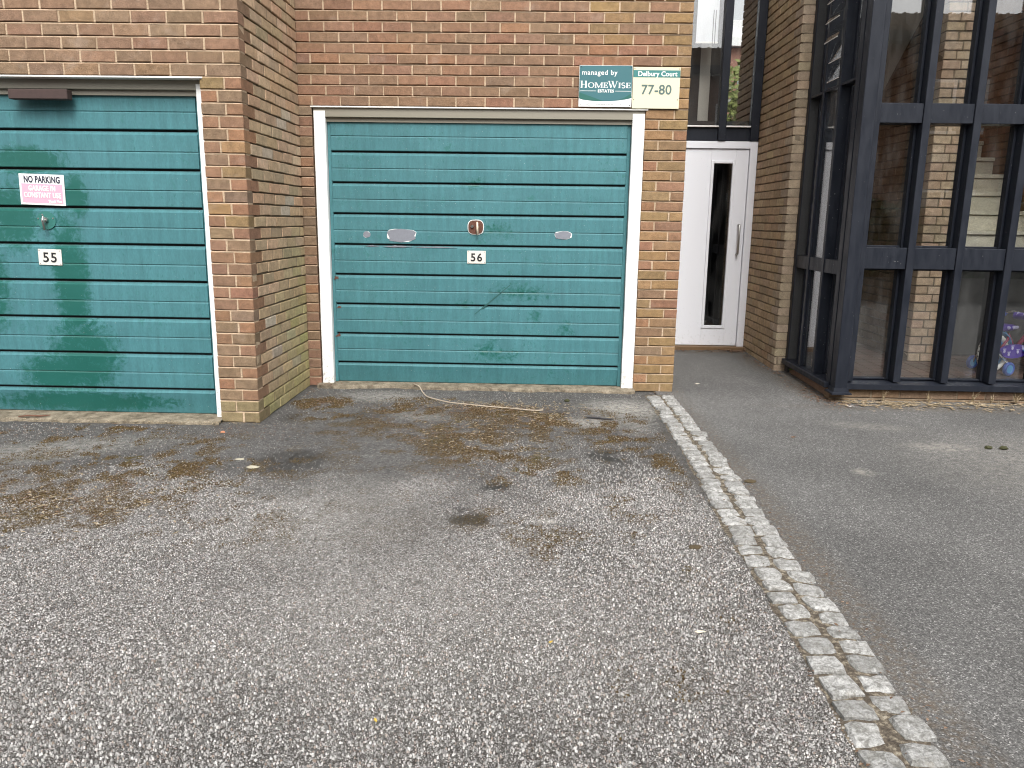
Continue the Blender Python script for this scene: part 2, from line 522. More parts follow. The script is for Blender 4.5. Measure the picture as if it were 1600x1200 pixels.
# ------------------------------------------------------------------ ground
def drive_mat():
    t = NT("worn_drive_asphalt")
    w = t.coord('World')
    wob = t.noise(w, 30, 2, out='Color')
    wv = t.n("ShaderNodeVectorMath", operation='MULTIPLY_ADD')
    t.put(wv.inputs[0], wob); wv.inputs[1].default_value = (0.012, 0.012, 0); t.put(wv.inputs[2], w)
    v = wv.outputs[0]
    agg, moss, dark, pale = t.attr('agg'), t.attr('moss'), t.attr('dark'), t.attr('pale')
    ch = t.vor(v, 165)
    chip_col = t.n("ShaderNodeSeparateColor"); t.put(chip_col.inputs[0], ch.outputs['Color'])
    tone = t.ramp(chip_col.outputs[0], [(0.0, (0.10, 0.095, 0.09)), (0.3, (0.21, 0.203, 0.195)), (0.6, (0.33, 0.32, 0.308)), (0.85, (0.45, 0.436, 0.42)), (1.0, (0.60, 0.58, 0.555))])
    pink = t.ramp(chip_col.outputs[1], [(0.86, 0.0), (0.92, 0.5)])
    tone = t.mix(pink, tone, (0.33, 0.25, 0.22))
    ed = t.vor(v, 165, 'DISTANCE_TO_EDGE')
    gap = t.ramp(ed.outputs['Distance'], [(0.05, 0.0), (0.20, 1.0)])
    binder = t.mix(t.noise(w, 5, 4), (0.022, 0.020, 0.019), (0.050, 0.042, 0.034))
    cover = t.math('MULTIPLY', gap, agg)
    chips = t.mix(cover, binder, tone)
    # fine smooth asphalt where the chippings are still buried
    fine = t.noise(w, 130, 4, 0.75)
    smooth = t.mix(t.ramp(fine, [(0.36, 0.0), (0.66, 1.0)]), (0.016, 0.016, 0.017), (0.165, 0.162, 0.158))
    smooth = t.mix(1.0, smooth, t.ramp(t.noise(w, 12, 4, .65), [(.3, .65), (.7, 1.35)]), 'MULTIPLY')
    smooth = t.mix(1.0, smooth, t.ramp(t.noise(w, 48, 3, .7), [(.32, .55), (.68, 1.5)]), 'MULTIPLY')
    c = t.mix(agg, smooth, chips)
    patch = t.noise(w, 1.3, 4)
    c = t.mix(1.0, c, t.ramp(patch, [(0.3, 0.82), (0.7, 1.15)]), 'MULTIPLY')
    # lime / cement bloom
    pm = t.math('MULTIPLY', pale, t.ramp(t.noise(w, 24, 4, 0.7), [(0.36, 0.15), (0.62, 1.0)]))
    c = t.mix(pm, c, (0.42, 0.40, 0.36))
    # oil
    om = t.math('MULTIPLY', t.math('MULTIPLY', dark, 1.9, clamp=True), t.ramp(t.noise(w, 60, 5, 0.8), [(0.36, 0.05), (0.50, 1.0)]))
    c = t.mix(om, c, (0.022, 0.020, 0.019))
    # moss and silt settle in the hollows between the chips
    mn = t.noise(w, 70, 5, 0.80)
    mk = t.math('MULTIPLY', t.math('ADD', t.math('MULTIPLY', moss, .84), t.math('MULTIPLY', t.math('SUBTRACT', mn, 0.60), 2.2)), 4.0, clamp=True)
    mk = t.math('MULTIPLY', mk, t.math('SUBTRACT', 1.0, t.math('MULTIPLY', cover, 0.7)))
    mk = t.math('MULTIPLY', mk, t.math('MULTIPLY', moss, 4.0, clamp=True))
    mc = t.mix(t.noise(w, 9, 3), (0.046, 0.029, 0.015), (0.088, 0.062, 0.026))
    mk = t.math('MULTIPLY', mk, t.ramp(t.noise(w, 150, 3, .8), [(.40, .12), (.56, 1.0)]))
    c = t.mix(mk, c, mc)
    h = t.math('ADD', t.math('MULTIPLY', t.math('MULTIPLY', gap, agg), 0.8), t.math('MULTIPLY', fine, 0.6))
    h = t.math('ADD', h, t.math('MULTIPLY', chip_col.outputs[2], t.math('MULTIPLY', 0.5, agg)))
    rg = t.math('SUBTRACT', 0.92, t.math('MULTIPLY', om, 0.45))
    return t.fin(c, rg, t.bump(h, 0.75, 0.006), spec=0.3)

def path_mat():
    t = NT("path_tarmac")
    w = t.coord('World')
    f = t.vor(w, 215)
    sc = t.n("ShaderNodeSeparateColor"); t.put(sc.inputs[0], f.outputs['Color'])
    base = t.ramp(sc.outputs[0], [(0.0, 0.052), (0.5, 0.098), (0.82, 0.140), (0.95, 0.20), (1.0, 0.36)])
    base = t.mix(1.0, base, (1.0, 0.975, 0.94), 'MULTIPLY')
    fine = t.noise(w, 300, 3, 0.7)
    base = t.mix(1.0, base, t.ramp(fine, [(0.3, 0.6), (0.7, 1.4)]), 'MULTIPLY')
    big = t.noise(w, 0.8, 4, 0.6)
    base = t.mix(1.0, base, t.ramp(big, [(0.3, 0.80), (0.7, 1.25)]), 'MULTIPLY')
    pale = t.math('MULTIPLY', t.attr('pale'), t.ramp(t.noise(w, 22, 4, 0.7), [(0.4, 0.1), (0.65, 1.0)]))
    base = t.mix(pale, base, (0.40, 0.37, 0.32))
    silt = t.math('MULTIPLY', t.attr('moss'), t.ramp(t.noise(w, 45, 4, 0.7), [(0.42, 0.0), (0.62, 1.0)]))
    base = t.mix(silt, base, (0.11, 0.08, 0.05))
    h = t.math('ADD', t.math('MULTIPLY', sc.outputs[1], 0.6), t.math('MULTIPLY', fine, 0.9))
    return t.fin(base, 0.88, t.bump(h, 0.7, 0.004), spec=0.3)

DRIVE, PATH = drive_mat(), path_mat()

def ell_mask(X, Y, items):
    m = np.zeros_like(X)
    for cx, cy, rx, ry, a, s in items:
        ca, sa = math.cos(R(a)), math.sin(R(a))
        u = (X - cx) * ca + (Y - cy) * sa
        v = -(X - cx) * sa + (Y - cy) * ca
        dd = np.sqrt((u / rx) ** 2 + (v / ry) ** 2)
        m = np.maximum(m, s * np.clip(1.35 - dd, 0, 1))
    return m

def sheet(name, xs, ys, zfun, mat, masks):
    X, Y = np.meshgrid(xs, ys, indexing='ij')
    Z = zfun(X, Y)
    nx, ny = X.shape
    co = np.stack([X, Y, Z], -1).reshape(-1, 3)
    i = np.arange(nx * ny).reshape(nx, ny)
    q = np.stack([i[:-1, :-1], i[1:, :-1], i[1:, 1:], i[:-1, 1:]], -1).reshape(-1, 4)
    me = bpy.data.meshes.new(name)
    me.vertices.add(len(co)); me.vertices.foreach_set('co', co.ravel())
    me.loops.add(q.size); me.loops.foreach_set('vertex_index', q.ravel().astype(np.int32))
    me.polygons.add(len(q)); me.polygons.foreach_set('loop_start', np.arange(0, q.size, 4, dtype=np.int32))
    me.polygons.foreach_set('use_smooth', np.ones(len(q), bool))
    me.update(); me.validate()
    for k, arr in masks.items():
        a = me.attributes.new(k, 'FLOAT', 'POINT')
        a.data.foreach_set('value', arr.ravel().astype(np.float32))
    me.materials.append(mat)
    return link(name, me)

def build_ground():
    t = NT("far_asphalt")
    w = t.coord('World')
    n = t.noise(w, 60, 4, 0.7); n2 = t.noise(w, 0.5, 3)
    c = t.mix(n, (0.06, 0.06, 0.06), (0.16, 0.155, 0.15))
    c = t.mix(1.0, c, t.ramp(n2, [(0.3, 0.8), (0.7, 1.2)]), 'MULTIPLY')
    m = t.fin(c, 0.9, t.bump(n, 0.5, 0.01))
    g = MB().add([(-150, -150, -0.03), (150, -150, -0.03), (150, 150, -0.03), (-150, 150, -0.03)], [(0, 1, 2, 3)]).build("ground", m)
    tag(g, "asphalt forecourt and open ground around the buildings", kind='structure')

    xs = np.arange(-6.6, -0.145, 0.0225); ys = np.arange(-7.6, 0.10, 0.0225)
    X, Y = np.meshgrid(xs, ys, indexing='ij')
    nx, ny = X.shape
    f1 = fbm(nx, ny, (10, 12), 1); f2 = fbm(nx, ny, (34, 40), 2, 3); f3 = fbm(nx, ny, (4, 5), 3)
    bump = lambda x, y: 0.012 * (f3 - 0.5) * np.clip((-y) * 2, 0, 1) * np.clip((-0.27 - x) * 3, 0, 1)
    agg = np.clip((-(Y) - 1.15) / 1.6 + (f1 - 0.5) * 1.5, 0, 1)
    left = ell_mask(X, Y, [(-4.3, -1.9, 1.3, 0.8, 10, 1.0)])
    agg = np.clip(agg - 0.6 * left, 0.42, 1)
    moss = ell_mask(X, Y, [
        (-2.78, -0.62, 0.26, 0.28, 30, 0.85), (-1.55, -0.72, 0.62, 0.22, -8, 1.0), (-1.15, -1.05, 0.42, 0.30, -20, 0.9),
        (-1.62, -1.45, 0.45, 0.5, 10, 0.8), (-2.05, -0.85, 0.35, 0.4, 20, 0.75), (-0.62, -1.35, 0.45, 0.55, 30, 0.6),
        (-1.5, -1.85, 0.5, 0.35, -10, 0.85), (-1.25, -2.15, 0.5, 0.3, -20, 0.7), (-1.3, -2.9, .5, .25, 0, .55), (-2.35, -1.3, 0.5, 0.3, 20, 0.65), (-3.05, -1.75, 0.45, 0.25, 20, 0.6),
        (-3.25, -2.35, 0.42, 0.35, 25, 0.8), (-3.3, -2.9, 0.55, 0.35, 30, 0.85), (-3.75, -2.6, 0.5, 0.5, 20, 0.8), (-3.7, -3.2, 0.5, 0.45, 0, 0.75),
        (-4.25, -1.75, 0.3, 0.14, 30, 0.6), (-3.75, -1.42, 0.35, 0.08, 5, 0.7), (-0.42, -2.0, 0.14, 0.5, 4, 0.55), (-0.5, -3.6, 0.24, 0.6, 0, 0.28),
        (-0.75, -4.3, 0.5, 0.5, 0, 0.3), (-2.35, -3.0, 0.4, 0.5, 0, 0.4), (-1.2, -3.0, 0.5, 0.5, 0, 0.45), (-0.42, -0.9, 0.12, 0.3, 0, 0.5), (-1.9, -.45, .7, .12, 0, .55), (-.8, -.8, .3, .2, 0, .6), (-2.6, -1.05, .35, .25, 0, .55)])
    broad = ell_mask(X, Y, [(-1.6, -1.4, 1.3, 1.2, 0, .62), (-3.4, -2.4, 1.5, 1.1, 20, .60), (-.55, -2.4, .5, 1.8, 0, .4), (-2.6, -2.9, 2.4, .7, 10, .40), (-4.3, -1.6, 1.2, .35, 15, .5)])
    f60 = fbm(nx, ny, (55, 64), 8, 3, .7)
    moss = np.maximum(moss * (.30 * np.clip(0.45 + (f2 - 0.42) * 5, 0, 1.1) + .85 * np.clip(.15 + (f60 - .42) * 5.5, 0, 1)), broad * np.clip((f60 - .45) * 6, 0, 1))
    dark = ell_mask(X, Y, [(-0.68, -1.85, 0.17, 0.11, -15, 1.0), (-0.50, -1.83, 0.10, 0.06, 0, 0.8), (-1.36, -2.44, 0.09, 0.06, 30, 0.9),
                           (-1.46, -2.90, 0.10, 0.08, 0, 1.0), (-1.50, -2.76, 0.04, 0.07, 0, 0.7), (-2.95, -1.05, 0.22, 0.16, 0, 0.6),
                           (-2.56, -2.0, 0.20, 0.22, 0, 0.62), (-2.45, -0.98, 0.30, 0.14, 0, 0.4), (-0.9, -0.75, 0.12, 0.05, 0, 0.5)])
    dark *= np.clip(0.62 + (f2 - 0.4) * 2.5, 0, 1) * np.clip(.35 + (f60 - .38) * 5, 0, 1)
    dark = np.maximum(dark, .34 * np.clip(6 * (1.0 - np.sqrt(((X + 2.555) / .215) ** 2 + ((Y + 2.06) / .26) ** 2) + .25 * (f2 - .5)), 0, 1))
    pale = ell_mask(X, Y, [(-0.48, -0.62, 0.30, 0.30, 10, 0.85), (-0.80, -1.05, 0.24, 0.14, 0, 0.75), (-2.35, -0.35, 0.35, 0.18, 0, 0.55),
                           (-1.95, -0.95, 0.22, 0.14, 0, 0.4), (-4.05, -1.95, 0.6, 0.22, 25, 0.45), (-1.1, -2.9, 0.06, 0.03, 0, 1.0),
                           (-2.72, -2.18, 0.05, 0.03, 0, 1.0), (-2.2, -2.9, 0.5, 0.5, 0, 0.25), (-1.55, -3.9, 0.9, 0.6, 0, 0.22), (-0.45, -1.0, 0.14, 0.35, 0, 0.4)])
    o = sheet("driveway", xs, ys, lambda x, y: 0.001 + bump(x, y), DRIVE, dict(agg=agg, moss=moss, dark=dark, pale=pale))
    tag(o, "worn mossy asphalt driveway in front of the garages", kind='structure')

    xs2 = np.arange(-0.158, 7.0, 0.04); ys2 = np.arange(-7.6, 2.26, 0.04)
    X2, Y2 = np.meshgrid(xs2, ys2, indexing='ij')
    g1 = fbm(*X2.shape, (12, 16), 5)
    z2 = lambda x, y: 0.003 + np.clip((y + 0.4) * 0.0135, 0, 0.034) + 0.006 * (g1 - 0.5) * np.clip((x - 0.03) * 8, 0, 1)
    pale2 = ell_mask(X2, Y2, [(1.18, -1.0, 0.30, 0.10, -15, 0.3), (0.72, -2.05, 0.05, 0.06, 0, 0.8), (2.1, -1.9, 0.9, 0.7, 0, 0.35), (1.45, -1.5, .25, .12, 0, .6)])
    moss2 = ell_mask(X2, Y2, [(0.75, 1.95, 0.5, 0.18, 0, 0.8), (1.02, 1.4, 0.10, 0.6, 0, 0.8), (1.15, 0.4, 0.18, 0.6, 0, 0.8), (2.2, -0.42, 1.3, 0.12, 0, 0.8), (0.0, -3.0, 0.10, 3.2, 0, 0.6)])
    p = sheet("footpath", xs2, ys2, z2, PATH, dict(pale=pale2, moss=moss2))
    tag(p, "smooth grey tarmac footpath leading to the white door", kind='structure')
    return X, Y, moss, agg, dark
DX, DY, DMOSS, DAGG, DDARK = build_ground()

# ------------------------------------------------------------------ brick walls
BH, COURSE, BL, MOD = 0.067, 0.077, 0.215, 0.225
_bm = {}
def brick_mesh(length, depth):
    """one brick, front face at y = 0, origin at its lower left front corner; a few uneven variants per size"""
    key = (round(length, 3), round(depth, 3))
    lst = _bm.setdefault(key, [])
    if len(lst) < (6 if key == (0.215, 0.103) or key == (0.215, 0.102) else 4):
        r = random.Random(len(_bm) * 31 + len(lst))
        xs = [0, length * .33, length * .66, length] if length > .12 else [0, length * .5, length]
        ring = [(x, 0) for x in xs] + [(x, BH) for x in xs[::-1]]
        n = len(ring)
        j = lambda a: r.uniform(-a, a)
        outer, inner, back = [], [], []
        for (x, z) in ring:
            jx, jz = j(.0012), j(.0016)
            outer.append((x + jx, 0.0045 + j(.001), z + jz))
            sx = .004 if x < length * .1 else (-.004 if x > length * .9 else 0)
            sz = .0035 if z < .01 else -.0035
            inner.append((x + jx + sx, j(.0007), z + jz + sz))
            back.append((x, depth, z))
        vs = outer + inner + back
        fs = [tuple(n + i for i in range(n))]
        for i in range(n):
            k = (i + 1) % n
            fs.append((i, k, n + k, n + i))
            fs.append((2 * n + i, 2 * n + k, k, i))
        me = mesh("brick", vs, fs, BRICK)
        lst.append(me)
        return me
    return random.choice(lst)

PAL = dict(
    red=[(0.247, 0.143, 0.089), (0.233, 0.138, 0.092), (0.259, 0.151, 0.095), (0.221, 0.137, 0.088), (0.251, 0.135, 0.087), (0.231, 0.146, 0.093)],
    buff=[(0.268, 0.172, 0.084), (0.251, 0.167, 0.085), (0.281, 0.175, 0.089), (0.268, 0.154, 0.085), (0.238, 0.157, 0.085)],
    brown=[(0.212, 0.146, 0.093), (0.201, 0.137, 0.088), (0.223, 0.154, 0.097), (0.205, 0.143, 0.096), (0.229, 0.153, 0.097), (0.186, 0.129, 0.085)],
    orange=[(0.268, 0.145, 0.084), (0.259, 0.140, 0.085), (0.255, 0.146, 0.087)],
    tan=[(0.255, 0.200, 0.138), (0.240, 0.188, 0.130), (0.275, 0.218, 0.152), (0.245, 0.192, 0.140), (0.225, 0.178, 0.126)],
    pale=[(0.580, 0.435, 0.305), (0.540, 0.410, 0.285), (0.600, 0.460, 0.330), (0.540, 0.385, 0.275)],
    side=[(0.448, 0.314, 0.198), (0.414, 0.303, 0.193), (0.470, 0.330, 0.215), (0.392, 0.281, 0.182), (0.437, 0.292, 0.187), (0.381, 0.288, 0.187), (0.482, 0.352, 0.237)])  # wing return bricks lightened in colour, standing in for light that face lacks

def shade(c, r):
    k = r.uniform(0.90, 1.10)
    return tuple(min(1, x * k * r.uniform(0.97, 1.03)) for x in c)

def lay(th, pieces, colour, limit=300, seed=1):
    """pieces: (row, u0, u1, depth). Colour(row, u0, u1, rnd) -> linear rgb"""
    r = random.Random(seed)
    rest = MB()
    for i, (row, u0, u1, dep) in enumerate(pieces):
        z = row * COURSE + 0.005
        if i < limit:
            me = brick_mesh(u1 - u0, dep)
            o = bpy.data.objects.new("brick", me)
            o.parent = th
            o.location = (u0 + r.uniform(-.0018, .0018), r.uniform(-.0022, .0022), z + r.uniform(-.0013, .0013))
            o.rotation_euler = (r.uniform(-.006, .006), r.uniform(-.005, .005), r.uniform(-.006, .006))
            o.color = (*shade(colour(row, u0, u1, r), r), 1)
            col.objects.link(o)
        else:
            rest.box(u0, u1, 0.001, dep, z, z + BH, 0.003)
    if rest.v:
        o = rest.build("brickwork", BRICK, th)
        o['kind'] = 'stuff'
        o.color = (*colour(20, 0, .2, r), 1)

def mortar(th, spans, pieces, style, mat, core=0.1):
    """spans: (row, u0, u1) runs of a course. The bed joint above a course is struck so that it throws a shadow line;
    upright joints sit a few mm back from the brick faces."""
    r = random.Random(5)
    m = MB()
    pj = 0.0022 if style == 'raked' else 0.0035
    for row, u0, u1 in spans:
        z0 = row * COURSE + 0.005
        zb = z0 + BH
        m.box(u0 + .002, u1 - .002, 0.0205, core, z0 - 0.0052, zb + 0.0052)
        # bed joint below this course: deep under the brick above, nearly flush on the brick below
        n = max(1, int((u1 - u0) / 0.09))
        us = np.linspace(u0 + .001, u1 - .001, n + 1)
        vs, fs = [], []
        for u in us:
            if style == 'flush':
                lo, hi = 0.0022 + r.uniform(-.0008, .0016), 0.0125
            elif style == 'struck':
                lo, hi = 0.0015 + r.uniform(-.0008, .0018), 0.0185
            else:
                lo, hi = 0.0165, 0.019
            vs += [(u, lo, z0 - 0.0100), (u, lo + (.003 if style != 'raked' else .0005), z0 - (.0042 if style == 'flush' else .0062)), (u, hi, z0 - (.0016 if style == 'flush' else .0040)), (u, .0208, z0 + 0.0006)]
        for i in range(n):
            a = 4 * i
            for q in range(3):
                fs.append((a + q, a + q + 4, a + q + 5, a + q + 1))
        # close the ends so that the joint has a body
        m.add(vs, fs)
    for (row, u0, u1, dep) in pieces:
        z0 = row * COURSE + 0.005
        hit = [s for s in spans if s[0] == row and s[1] <= u1 + 0.005 <= s[2] - 0.004]
        if hit:
            y = pj + r.uniform(-.0008, .0018)
            m.box(u1 - .0015, u1 + .0115, y, 0.0207, z0 - .001, z0 + BH + .001)
    return m.build("mortar", mat, th)

def centre_wall():
    X0 = -3.0375
    th = thing("brick_wall", "reddish brown brick wall framing the middle garage door numbered 56, below two signs", "wall", (X0, 0, 0), 0, "brick walls of the block")
    P, S = [], []
    L = 3.0275
    for row in range(0, 42):
        if row < 29:
            P.append((row, 0.0, 0.1025, 0.1025)); S.append((row, 0, 0.1025))
            if row % 2 == 0:
                P += [(row, 2.70, 2.915, .1025), (row, 2.925, L, .1025)]
            else:
                P += [(row, 2.70, 2.8025, .1025), (row, 2.8125, L, .1025)]
            S.append((row, 2.70, L))
        else:
            S.append((row, 0, L))
            u = 0.0
            if row % 2 == 1:
                P.append((row, 0, .1025, .1025)); u = .1125
            while u < L - .05:
                e = min(u + BL, L)
                P.append((row, u, e, .1025)); u += MOD
    def colr(row, u0, u1, r):
        u = (u0 + u1) / 2
        if u > 2.66 and row < 29:
            k = r.random()
            if row < 6: return r.choice(PAL['buff'] if k < .75 else PAL['brown'])
            if u1 - u0 < .13: return r.choice(PAL['orange'] if k < .6 else PAL['buff'])
            return r.choice(PAL['buff'] if k < .8 else PAL['red'])
        if u > 2.3:
            return r.choice(PAL['buff'] if r.random() < .62 else PAL['orange'] if r.random() < .35 else PAL['red'])
        if u < .11 and row < 29:
            return r.choice(PAL['red'] if r.random() < .6 else PAL['orange'] if r.random() < .3 else PAL['brown'])
        k = r.random()
        c = (0.240, 0.141, 0.090)
        d = r.choice(PAL['red'] if k < .66 else PAL['brown'] if k < .88 else PAL['orange'])
        return tuple(.35 * a_ + .65 * b_ for a_, b_ in zip(c, d))
    lay(th, P, colr, 300, 11)
    mortar(th, S, P, 'struck', MORTAR)
    b = MB()
    b.box(0, L, 0.0, 1.9, 42 * COURSE, 4.5)                   # the storeys above the picture
    b.box(0.02, L - .11, 0.40, 1.9, 0, 42 * COURSE - .001)    # body of the block behind the door
    b.box(L - .1, L, 0.1035, 2.08, 0, 42 * COURSE - .001)     # flank along the passage
    b.build("masonry", MASONRY, th)
    return th
centre_wall()

def wing_front():
    U = 3.17
    th = thing("brick_wall", "brown brick wall around the left garage door numbered 55, with a narrow pier", "wall", (-3.03 - U, -1.2375, 0), 0, "brick walls of the block")
    P, S = [], []
    for row in range(0, 40):
        odd = row % 2 == 1
        if row < 29:
            a = U - 0.2625
            if odd: P += [(row, a, a + .1025, .1025), (row, a + .1125, U, .1025)]
            else:   P += [(row, a, a + .15, .1025), (row, a + .16, U, .215)]
            S.append((row, a, U))
        else:
            u = U
            if not odd:
                P.append((row, U - .1025, U, .215)); u = U - .1125
            while u > 0.9:
                P.append((row, u - BL, u, .1025)); u -= MOD
            S.append((row, u + .01, U))
    def colr(row, u0, u1, r):
        k = r.random()
        if row < 2: return (0.23, 0.18, 0.10)
        if row < 29:
            if u1 - u0 < .13: return r.choice(PAL['orange'] if k < .55 else PAL['red'])
            return r.choice(PAL['brown'] if k < .55 else PAL['red'] if k < .85 else PAL['buff'])
        c = (0.230, 0.149, 0.097)
        d = r.choice(PAL['brown'] if k < .45 else PAL['red'] if k < .92 else PAL['buff'])
        return tuple(.55 * a_ + .45 * b_ for a_, b_ in zip(c, d))
    lay(th, P, colr, 300, 12)
    mortar(th, S, P, 'flush', MORTAR)
    b = MB()
    b.box(0, U, 0.0, 3.0, 40 * COURSE, 4.5)
    b.box(-1, U - .12, 0.42, 3.0, 0, 40 * COURSE - .001)
    b.build("masonry", MASONRY, th)
wing_front()

def wing_side():
    th = thing("brick_wall", "receding greenish brown brick side wall between the two garage doors", "wall", (-3.03, -1.2375, 0), R(90), "brick walls of the block")
    P, S = [], []
    L = 1.2275
    for row in range(0, 42):
        u = .1125 if row % 2 == 1 else .225
        if row >= 40: u = 0.0 if row % 2 == 0 else .1125
        S.append((row, u - .01 if u > .05 else 0, L))
        while u < L - .03:
            e = min(u + BL, L)
            P.append((row, u, e, .1025)); u += MOD
    def colr(row, u0, u1, r):
        u = (u0 + u1) / 2
        k = r.random()
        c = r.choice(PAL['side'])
        if k > .95: c = (0.44, 0.36, 0.28)
        g = max(0, min(1, (u - .35) / .7)) * max(0, min(1, (18 - row) / 9)) * r.uniform(.4, 1)      # algae on the damp corner
        if row < 2: g = max(g, .7)
        al = (0.33, 0.30, 0.13)
        return tuple(a * (1 - g) + b * g for a, b in zip(c, al))
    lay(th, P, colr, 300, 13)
    mortar(th, S, P, 'raked', MORTAR_TAN)
    MB().box(0.11, L + .1, 0.1025, 0.3, 0, 3.1).build("masonry", MASONRY, th)
wing_side()

def passage_wall():
    Y1 = 2.32
    th = thing("brick_wall", "tan brick pier wall with dark raked joints beside the white door", "wall", (1.11, Y1, 0), R(-90), "brick walls of the block")
    P, S = [], []
    L = 1.34
    for row in range(0, 48):
        u = L
        if row % 2 == 0:
            P.append((row, L - .1025, L, .1025)); u = L - .1125
        while u > .02:
            P.append((row, max(u - BL, 0), u, .1025)); u -= MOD
        S.append((row, 0, L))
    def colr(row, u0, u1, r):
        k = r.random()
        c = tuple(x * y for x, y in zip(r.choice(PAL['tan']), (1.55, 1.42, 1.24)))  # lighter tan brick, raised further in place of light the passage lacks
        if u1 > 1.3: return r.choice([(0.38, 0.30, 0.21), (0.35, 0.275, 0.19), (0.40, 0.315, 0.225)])
        return c
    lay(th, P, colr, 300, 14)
    mortar(th, S, P, 'raked', MORTAR_TAN)
    # front end of the pier: the header ends are the bricks' own ends; a core closes it behind
    MB().box(0, L, .0, 0.1025, 48 * COURSE, 4.5).build("masonry", MASONRY, th)
    # the same wall goes on inside, behind the window over the door
    t2 = thing("brick_wall", "dim brick wall inside the building behind the window over the white door", "wall", (1.115, 3.12, 0), R(-90), "brick walls inside the building")
    P, S = [], []
    for row in range(29, 58):
        u = 0.0 if row % 2 else -.1125
        while u < .72:
            P.append((row, max(u, 0), min(u + BL, .72), .1025)); u += MOD
        S.append((row, 0, .72))
    lay(t2, P, lambda row, a, b, r: r.choice(PAL['brown']), 300, 15)
    mortar(t2, S, P, 'raked', MORTAR_TAN)
passage_wall()

# ------------------------------------------------------------------ garage doors and their frames
def garage_door(name, label, x0, x1, yf, zs, mat, lip):
    th = thing(name, label, "garage door", ((x0 + x1) / 2, yf, zs[-1]), 0, "green metal up and over garage doors")
    W = (x1 - x0) / 2
    zb = zs[-1]
    s = 0.028
    for i in range(len(zs) - 1):
        zt, zl = zs[i] - zb, zs[i + 1] - zb
        zm = zl + (zt - zl) * 0.47
        if i == len(zs) - 2:        # plain kick panel, leaning back at the foot
            pr = [(0.016, zt - .003), (0.013, zt - .012), (0.0015, zt - .024), (0.026, zl + .004), (0.030, zl), (0.04, zl)]
        else:
            pr = [(0.016, zt - .003), (0.013, zt - .012), (0.001, zt - .024), (0.0, zm + .005), (0.006, zm + .002), (0.0005, zm - .008), (0.0, zl + .016), (0.002, zl + .012), (0.029, zl + .011)]
        xs = np.linspace(-W + s, W - s, 9)
        wy = [random.uniform(-.0014, .0014) for _ in xs]
        vs = [(x, y + wy[k_], z) for k_, x in enumerate(xs) for y, z in pr]
        n = len(pr)
        fs = [(a * n + k, a * n + k + 1, (a + 1) * n + k + 1, (a + 1) * n + k) for a in range(8) for k in range(n - 1)]
        # end caps and back
        for x in (-W + s, W - s):
            k = len(vs)
            vs += [(x, y, z) for y, z in pr] + [(x, 0.033, zl + .004), (x, 0.033, zt - .003)]
            fs.append(tuple(range(k, k + n + 2)))
        MB().add(vs, fs).build("panel", mat, th)
    for sx in (-1, 1):
        a, b = sorted((sx * W, sx * (W - s + .0015)))
        MB().box(a, b, 0.008, 0.035, 0.0, zs[0] - zb, 0.002).build("side_channel", mat, th)
    MB().box(-W, W, 0.034, 0.05, -0.005, zs[0] - zb + .02).build("back_sheet", DARKROOM, th)
    return th

Z56 = [2.150, 1.893, 1.655, 1.413, 1.169, 0.927, 0.685, 0.440, 0.196, 0.032]
Z55 = [2.165, 1.914, 1.668, 1.423, 1.184, 0.940, 0.692, 0.448, 0.199, 0.026]
D56 = garage_door("garage_door", "faded teal ribbed garage door in the middle with taped patches, plate 56", -2.83, -0.437, 0.05, Z56, DOOR56, 0)
D55 = garage_door("garage_door", "teal ribbed garage door at the left with wet dark green stain, plate 55", -5.74, -3.347, -1.13, Z55, DOOR55, 0)

def uneven_board(m, x0, x1, y0, y1, z0, z1, seed, amp=0.0015):
    r = random.Random(seed)
    n = 14
    vs, fs = [], []
    for i in range(n + 1):
        z = z0 + (z1 - z0) * i / n
        a, b = r.uniform(-amp, amp), r.uniform(-amp, amp)
        vs += [(x0 + a, y1, z), (x0 + a, y0 + .003, z), (x0 + a + .004, y0, z), (x1 + b - .004, y0, z), (x1 + b, y0 + .003, z), (x1 + b, y1, z)]
    for i in range(n):
        for k in range(5):
            fs.append((i * 6 + k, i * 6 + k + 1, i * 6 + k + 7, i * 6 + k + 6))
    fs.append(tuple(range(6))); fs.append(tuple(n * 6 + k for k in range(6)))
    return m.add(vs, fs)

def garage_frame(label, xl, xr, jl, jr, y0, yb, ztop, zdoor, brownboard=False):
    th = thing("garage_frame", label, "door frame", ((xl + xr) / 2, y0, 0), 0, "garage door frames")
    ox, oy = (xl + xr) / 2, y0
    def P(o): o.location = (-ox, -oy, 0); return o
    uneven_board(MB(), xl, jl, yb, yb + .08, 0.02, ztop - .035, 3).build("jamb", WHITE_TIMBER, th, loc=(-ox, -oy, 0))
    uneven_board(MB(), jr, xr, yb, yb + .08, 0.02, ztop - .035, 4).build("jamb", WHITE_TIMBER, th, loc=(-ox, -oy, 0))
    MB().box(xl, xr, yb + .004, yb + .09, zdoor + .012, ztop - .012, 0.003).build("head_board", CREAM, th, loc=(-ox, -oy, 0))
    MB().box(jl, jr, yb + .03, yb + .07, zdoor - .02, zdoor + .0115).build("stop_bead", CREAM, th, loc=(-ox, -oy, 0))
    MB().box(xl - .02, xr + .02, y0 - .008, y0 + .10, ztop - .0115, ztop - .001, 0.002).build("lintel_plate", EDGE, th, loc=(-ox, -oy, 0))
    return th
OP = 29 * COURSE
garage_frame("white painted timber frame with flaking foot around the middle garage door", -2.924, -0.339, -2.833, -0.434, 0.0, 0.006, OP, 2.140)
garage_frame("cream headed timber frame around the left garage door, mostly behind the pier", -5.872, -3.2935, -5.743, -3.344, -1.2375, -1.18, OP, 2.150)
b = MB().box(-0.19, 0.19, -0.03, 0.03, -0.03, 0.03, 0.004).build("timber_block", BROWN_TIMBER, loc=(-4.335, -1.205, 2.121))
